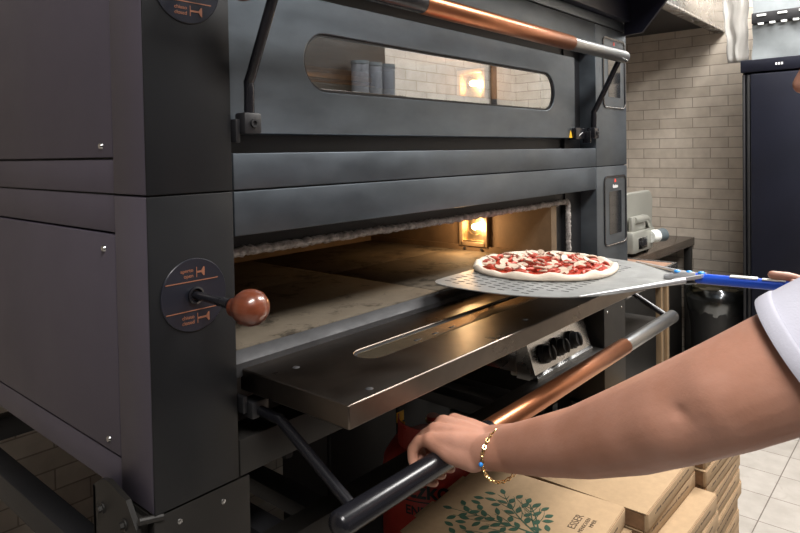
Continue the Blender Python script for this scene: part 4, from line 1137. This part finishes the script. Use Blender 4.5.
# rolled sleeve hems along the cut edge
for (co, no) in ((hem_c, hem_n), (hem2_c, hem2_n)):
    u_ = no.orthogonal().normalized(); w_ = no.cross(u_)
    bm = bmesh.new(); bm.from_mesh(shirt.data)
    rim_ = [v.co+L for v in bm.verts if any(len(e.link_faces) == 1 for e in v.link_edges) and (v.co+L-co).length < .14 and abs((v.co+L-co).dot(no)) < .02]
    bm.free()
    if len(rim_) < 12: continue
    cen = sum(rim_, V((0, 0, 0)))/len(rim_)
    K = 72; rad = [0]*K; cnt = [0]*K
    for p in rim_:
        a = math.atan2((p-cen).dot(w_), (p-cen).dot(u_)); k = int((a+PI)/(2*PI)*K) % K
        rad[k] += math.hypot((p-cen).dot(w_), (p-cen).dot(u_)); cnt[k] += 1
    rad = [r/c if c else None for r, c in zip(rad, cnt)]
    for k in range(K):
        if rad[k] is None: rad[k] = next(rad[(k+d) % K] for d in range(1, K) if rad[(k+d) % K])
    rad = [sum(rad[(k+d) % K] for d in (-2, -1, 0, 1, 2))/5 for k in range(K)]
    hb = B()
    loops = []
    for (dn, dr) in ((.0022, .0008), (.0022, .0032), (-.001, .0040), (-.012, .0042), (-.0145, .0030), (-.0145, .0005)):
        loops.append([hb.bm.verts.new(cen+no*dn+(u_*math.cos(2*PI*(k+.5)/K-PI)+w_*math.sin(2*PI*(k+.5)/K-PI))*(rad[k]+dr)) for k in range(K)])
    for A, D in zip(loops, loops[1:]+loops[:1]):
        for k in range(K): hb.bm.faces.new((A[k], A[(k+1) % K], D[(k+1) % K], D[k]))
    build('sleeve_hem', hb, M['shirt'], shirt, smooth=70)
tr = B()
for s, hx_ in ((-1, .47), (1, .65)):
    hull(tr, [(V((hx_, -.885, -.48)), .098), (V((hx_+.005*s, -.85, -.68)), .088), (V((hx_+.01*s, -.84, -.83)), .073), (V((hx_+.01*s, -.87, -.98)), .070), (V((hx_+.01*s, -.885, -1.19)), .062)], 18)
hull(tr, [(V((.50, -.885, -.46)), .098), (V((.61, -.885, -.46)), .098)], 18)
remesh(tr, 'trousers', M['trouser'], person, .008, 4)
for s, hx_ in ((-1, .46), (1, .665)):
    shb = B(); hull(shb, [(V((hx_, -.895, -1.225)), .045), (V((hx_+.004*s, -.80, -1.232)), .038), (V((hx_+.008*s, -.735, -1.238)), .032)], 16)
    shb.box(hx_-.042, hx_+.042, -.935, -.705, FL+.001, FL+.022, .008)
    remesh(shb, 'shoe', M['shoe'], person, .006, 4)
hr = B()
hr.sph(HEAD+HR@V((0, -.026, .058)), .097, 24, 16, (.88, 1.02, .97), HR)
hr.sph(HEAD+HR@V((0, -.06, .0)), .075, 20, 12, (.95, .8, 1), HR)
remesh(hr, 'hair', M['hair'], person, .006, 3)
for s in (-1, 1):
    build('eye', B().sph(hp_(.032*s, .070, .022), .0125, 16, 10), M['eye'], person)

# bracelet: chain of links lying loosely round the left wrist
bc = V((.3555, -.3085, -.3735)); ba_ = V((.02, .085, -.030)).normalized()
bu = (V((1, 0, 0))-ba_*ba_.x).normalized(); bv = ba_.cross(bu)
brc = B(); NL = 46
br_t = thing('bracelet', 'gold curb chain bracelet with a blue bead around the left wrist', 'bracelet', tuple(bc))
for i in range(NL):
    a = 2*PI*i/NL
    c = bc+bu*.0400*math.cos(a)+bv*.0345*math.sin(a)-V((0, 0, .004))+ba_*.006*math.sin(a)
    t_ = (-bu*.0400*math.sin(a)+bv*.0345*math.cos(a)).normalized()
    n_ = (bu*math.cos(a)+bv*math.sin(a)); n_ = (n_-t_*n_.dot(t_)).normalized(); s_ = t_.cross(n_)
    R = Matrix((t_, n_, s_)).transposed()
    R = R @ Matrix.Rotation(.7 if i % 2 else -.7, 3, 'X')
    brc.torus(c, .0024, .0010, R, 10, 6, (1.25, .9, 1))
build('chain', brc, M['gold'], br_t)
a = PI*1.02
build('bead', B().sph(bc+bu*.0425*math.cos(a)+bv*.0365*math.sin(a)-V((0, 0, .004)), .0032, 12, 8), M['bluebead'], br_t)

# ---------------------------------------------------------------- light
def area(name, loc, size, sizey, power, col, target):
    li = bpy.data.lights.new(name, 'AREA'); li.shape = 'RECTANGLE'; li.size = size; li.size_y = sizey; li.energy = power; li.color = col
    o = bpy.data.objects.new(name, li); C.objects.link(o); o.location = loc
    o.rotation_euler = (V(target)-V(loc)).to_track_quat('-Z', 'Y').to_euler()
    return o
M['panel'] = emit('light_panel', (1, .97, .93), 3.0)
def ceiling_lamp(x, y, sx_, sy_, power, label):
    t = thing('ceiling_lamp', label, 'lamp', (x, y, 1.40))
    build('lamp_frame', B().box(x-sx_/2-.02, x+sx_/2+.02, y-sy_/2-.02, y+sy_/2+.02, 1.385, 1.399, .003), M['white'], t)
    build('diffuser', B().box(x-sx_/2, x+sx_/2, y-sy_/2, y+sy_/2, 1.380, 1.3845), M['panel'], t)
    area('ceiling_lamp_light', (x, y, 1.374), sx_, sy_, power, (1, .97, .93), (x, y, 0))
ceiling_lamp(-.5, -1.15, 1.0, .5, 52, 'white ceiling lamp panel over the aisle before the oven')
ceiling_lamp(1.6, -1.0, 1.0, .5, 55, 'white ceiling lamp panel over the middle of the aisle')
ceiling_lamp(2.95, -.5, .8, .8, 80, 'white ceiling lamp panel added near the refrigerator to brighten the right wall')  # unseen lamp, added to brighten the tiled right wall
wd = bpy.data.worlds.new('World'); bpy.context.scene.world = wd; wd.use_nodes = True
wd.node_tree.nodes['Background'].inputs[0].default_value = (.6, .62, .7, 1); wd.node_tree.nodes['Background'].inputs[1].default_value = .05

# ---------------------------------------------------------------- camera
cam = bpy.data.cameras.new('camera'); co = bpy.data.objects.new('camera', cam); C.objects.link(co)
co.location = (-.4106, -.7858, .0511)
co.rotation_euler = (1.5478633, .0174481, -.8606480)
cam.sensor_width = 36; cam.sensor_fit = 'HORIZONTAL'
cam.lens = 36*638.99/800
cam.shift_x = 0; cam.shift_y = -(266.5-167.42)/800
cam.clip_start = .01
sc = bpy.context.scene
sc.camera = co
sc.view_settings.view_transform = 'Standard'; sc.view_settings.look = 'None'; sc.view_settings.gamma = 1; sc.view_settings.exposure = 0.0
sc.view_settings.use_curve_mapping = False
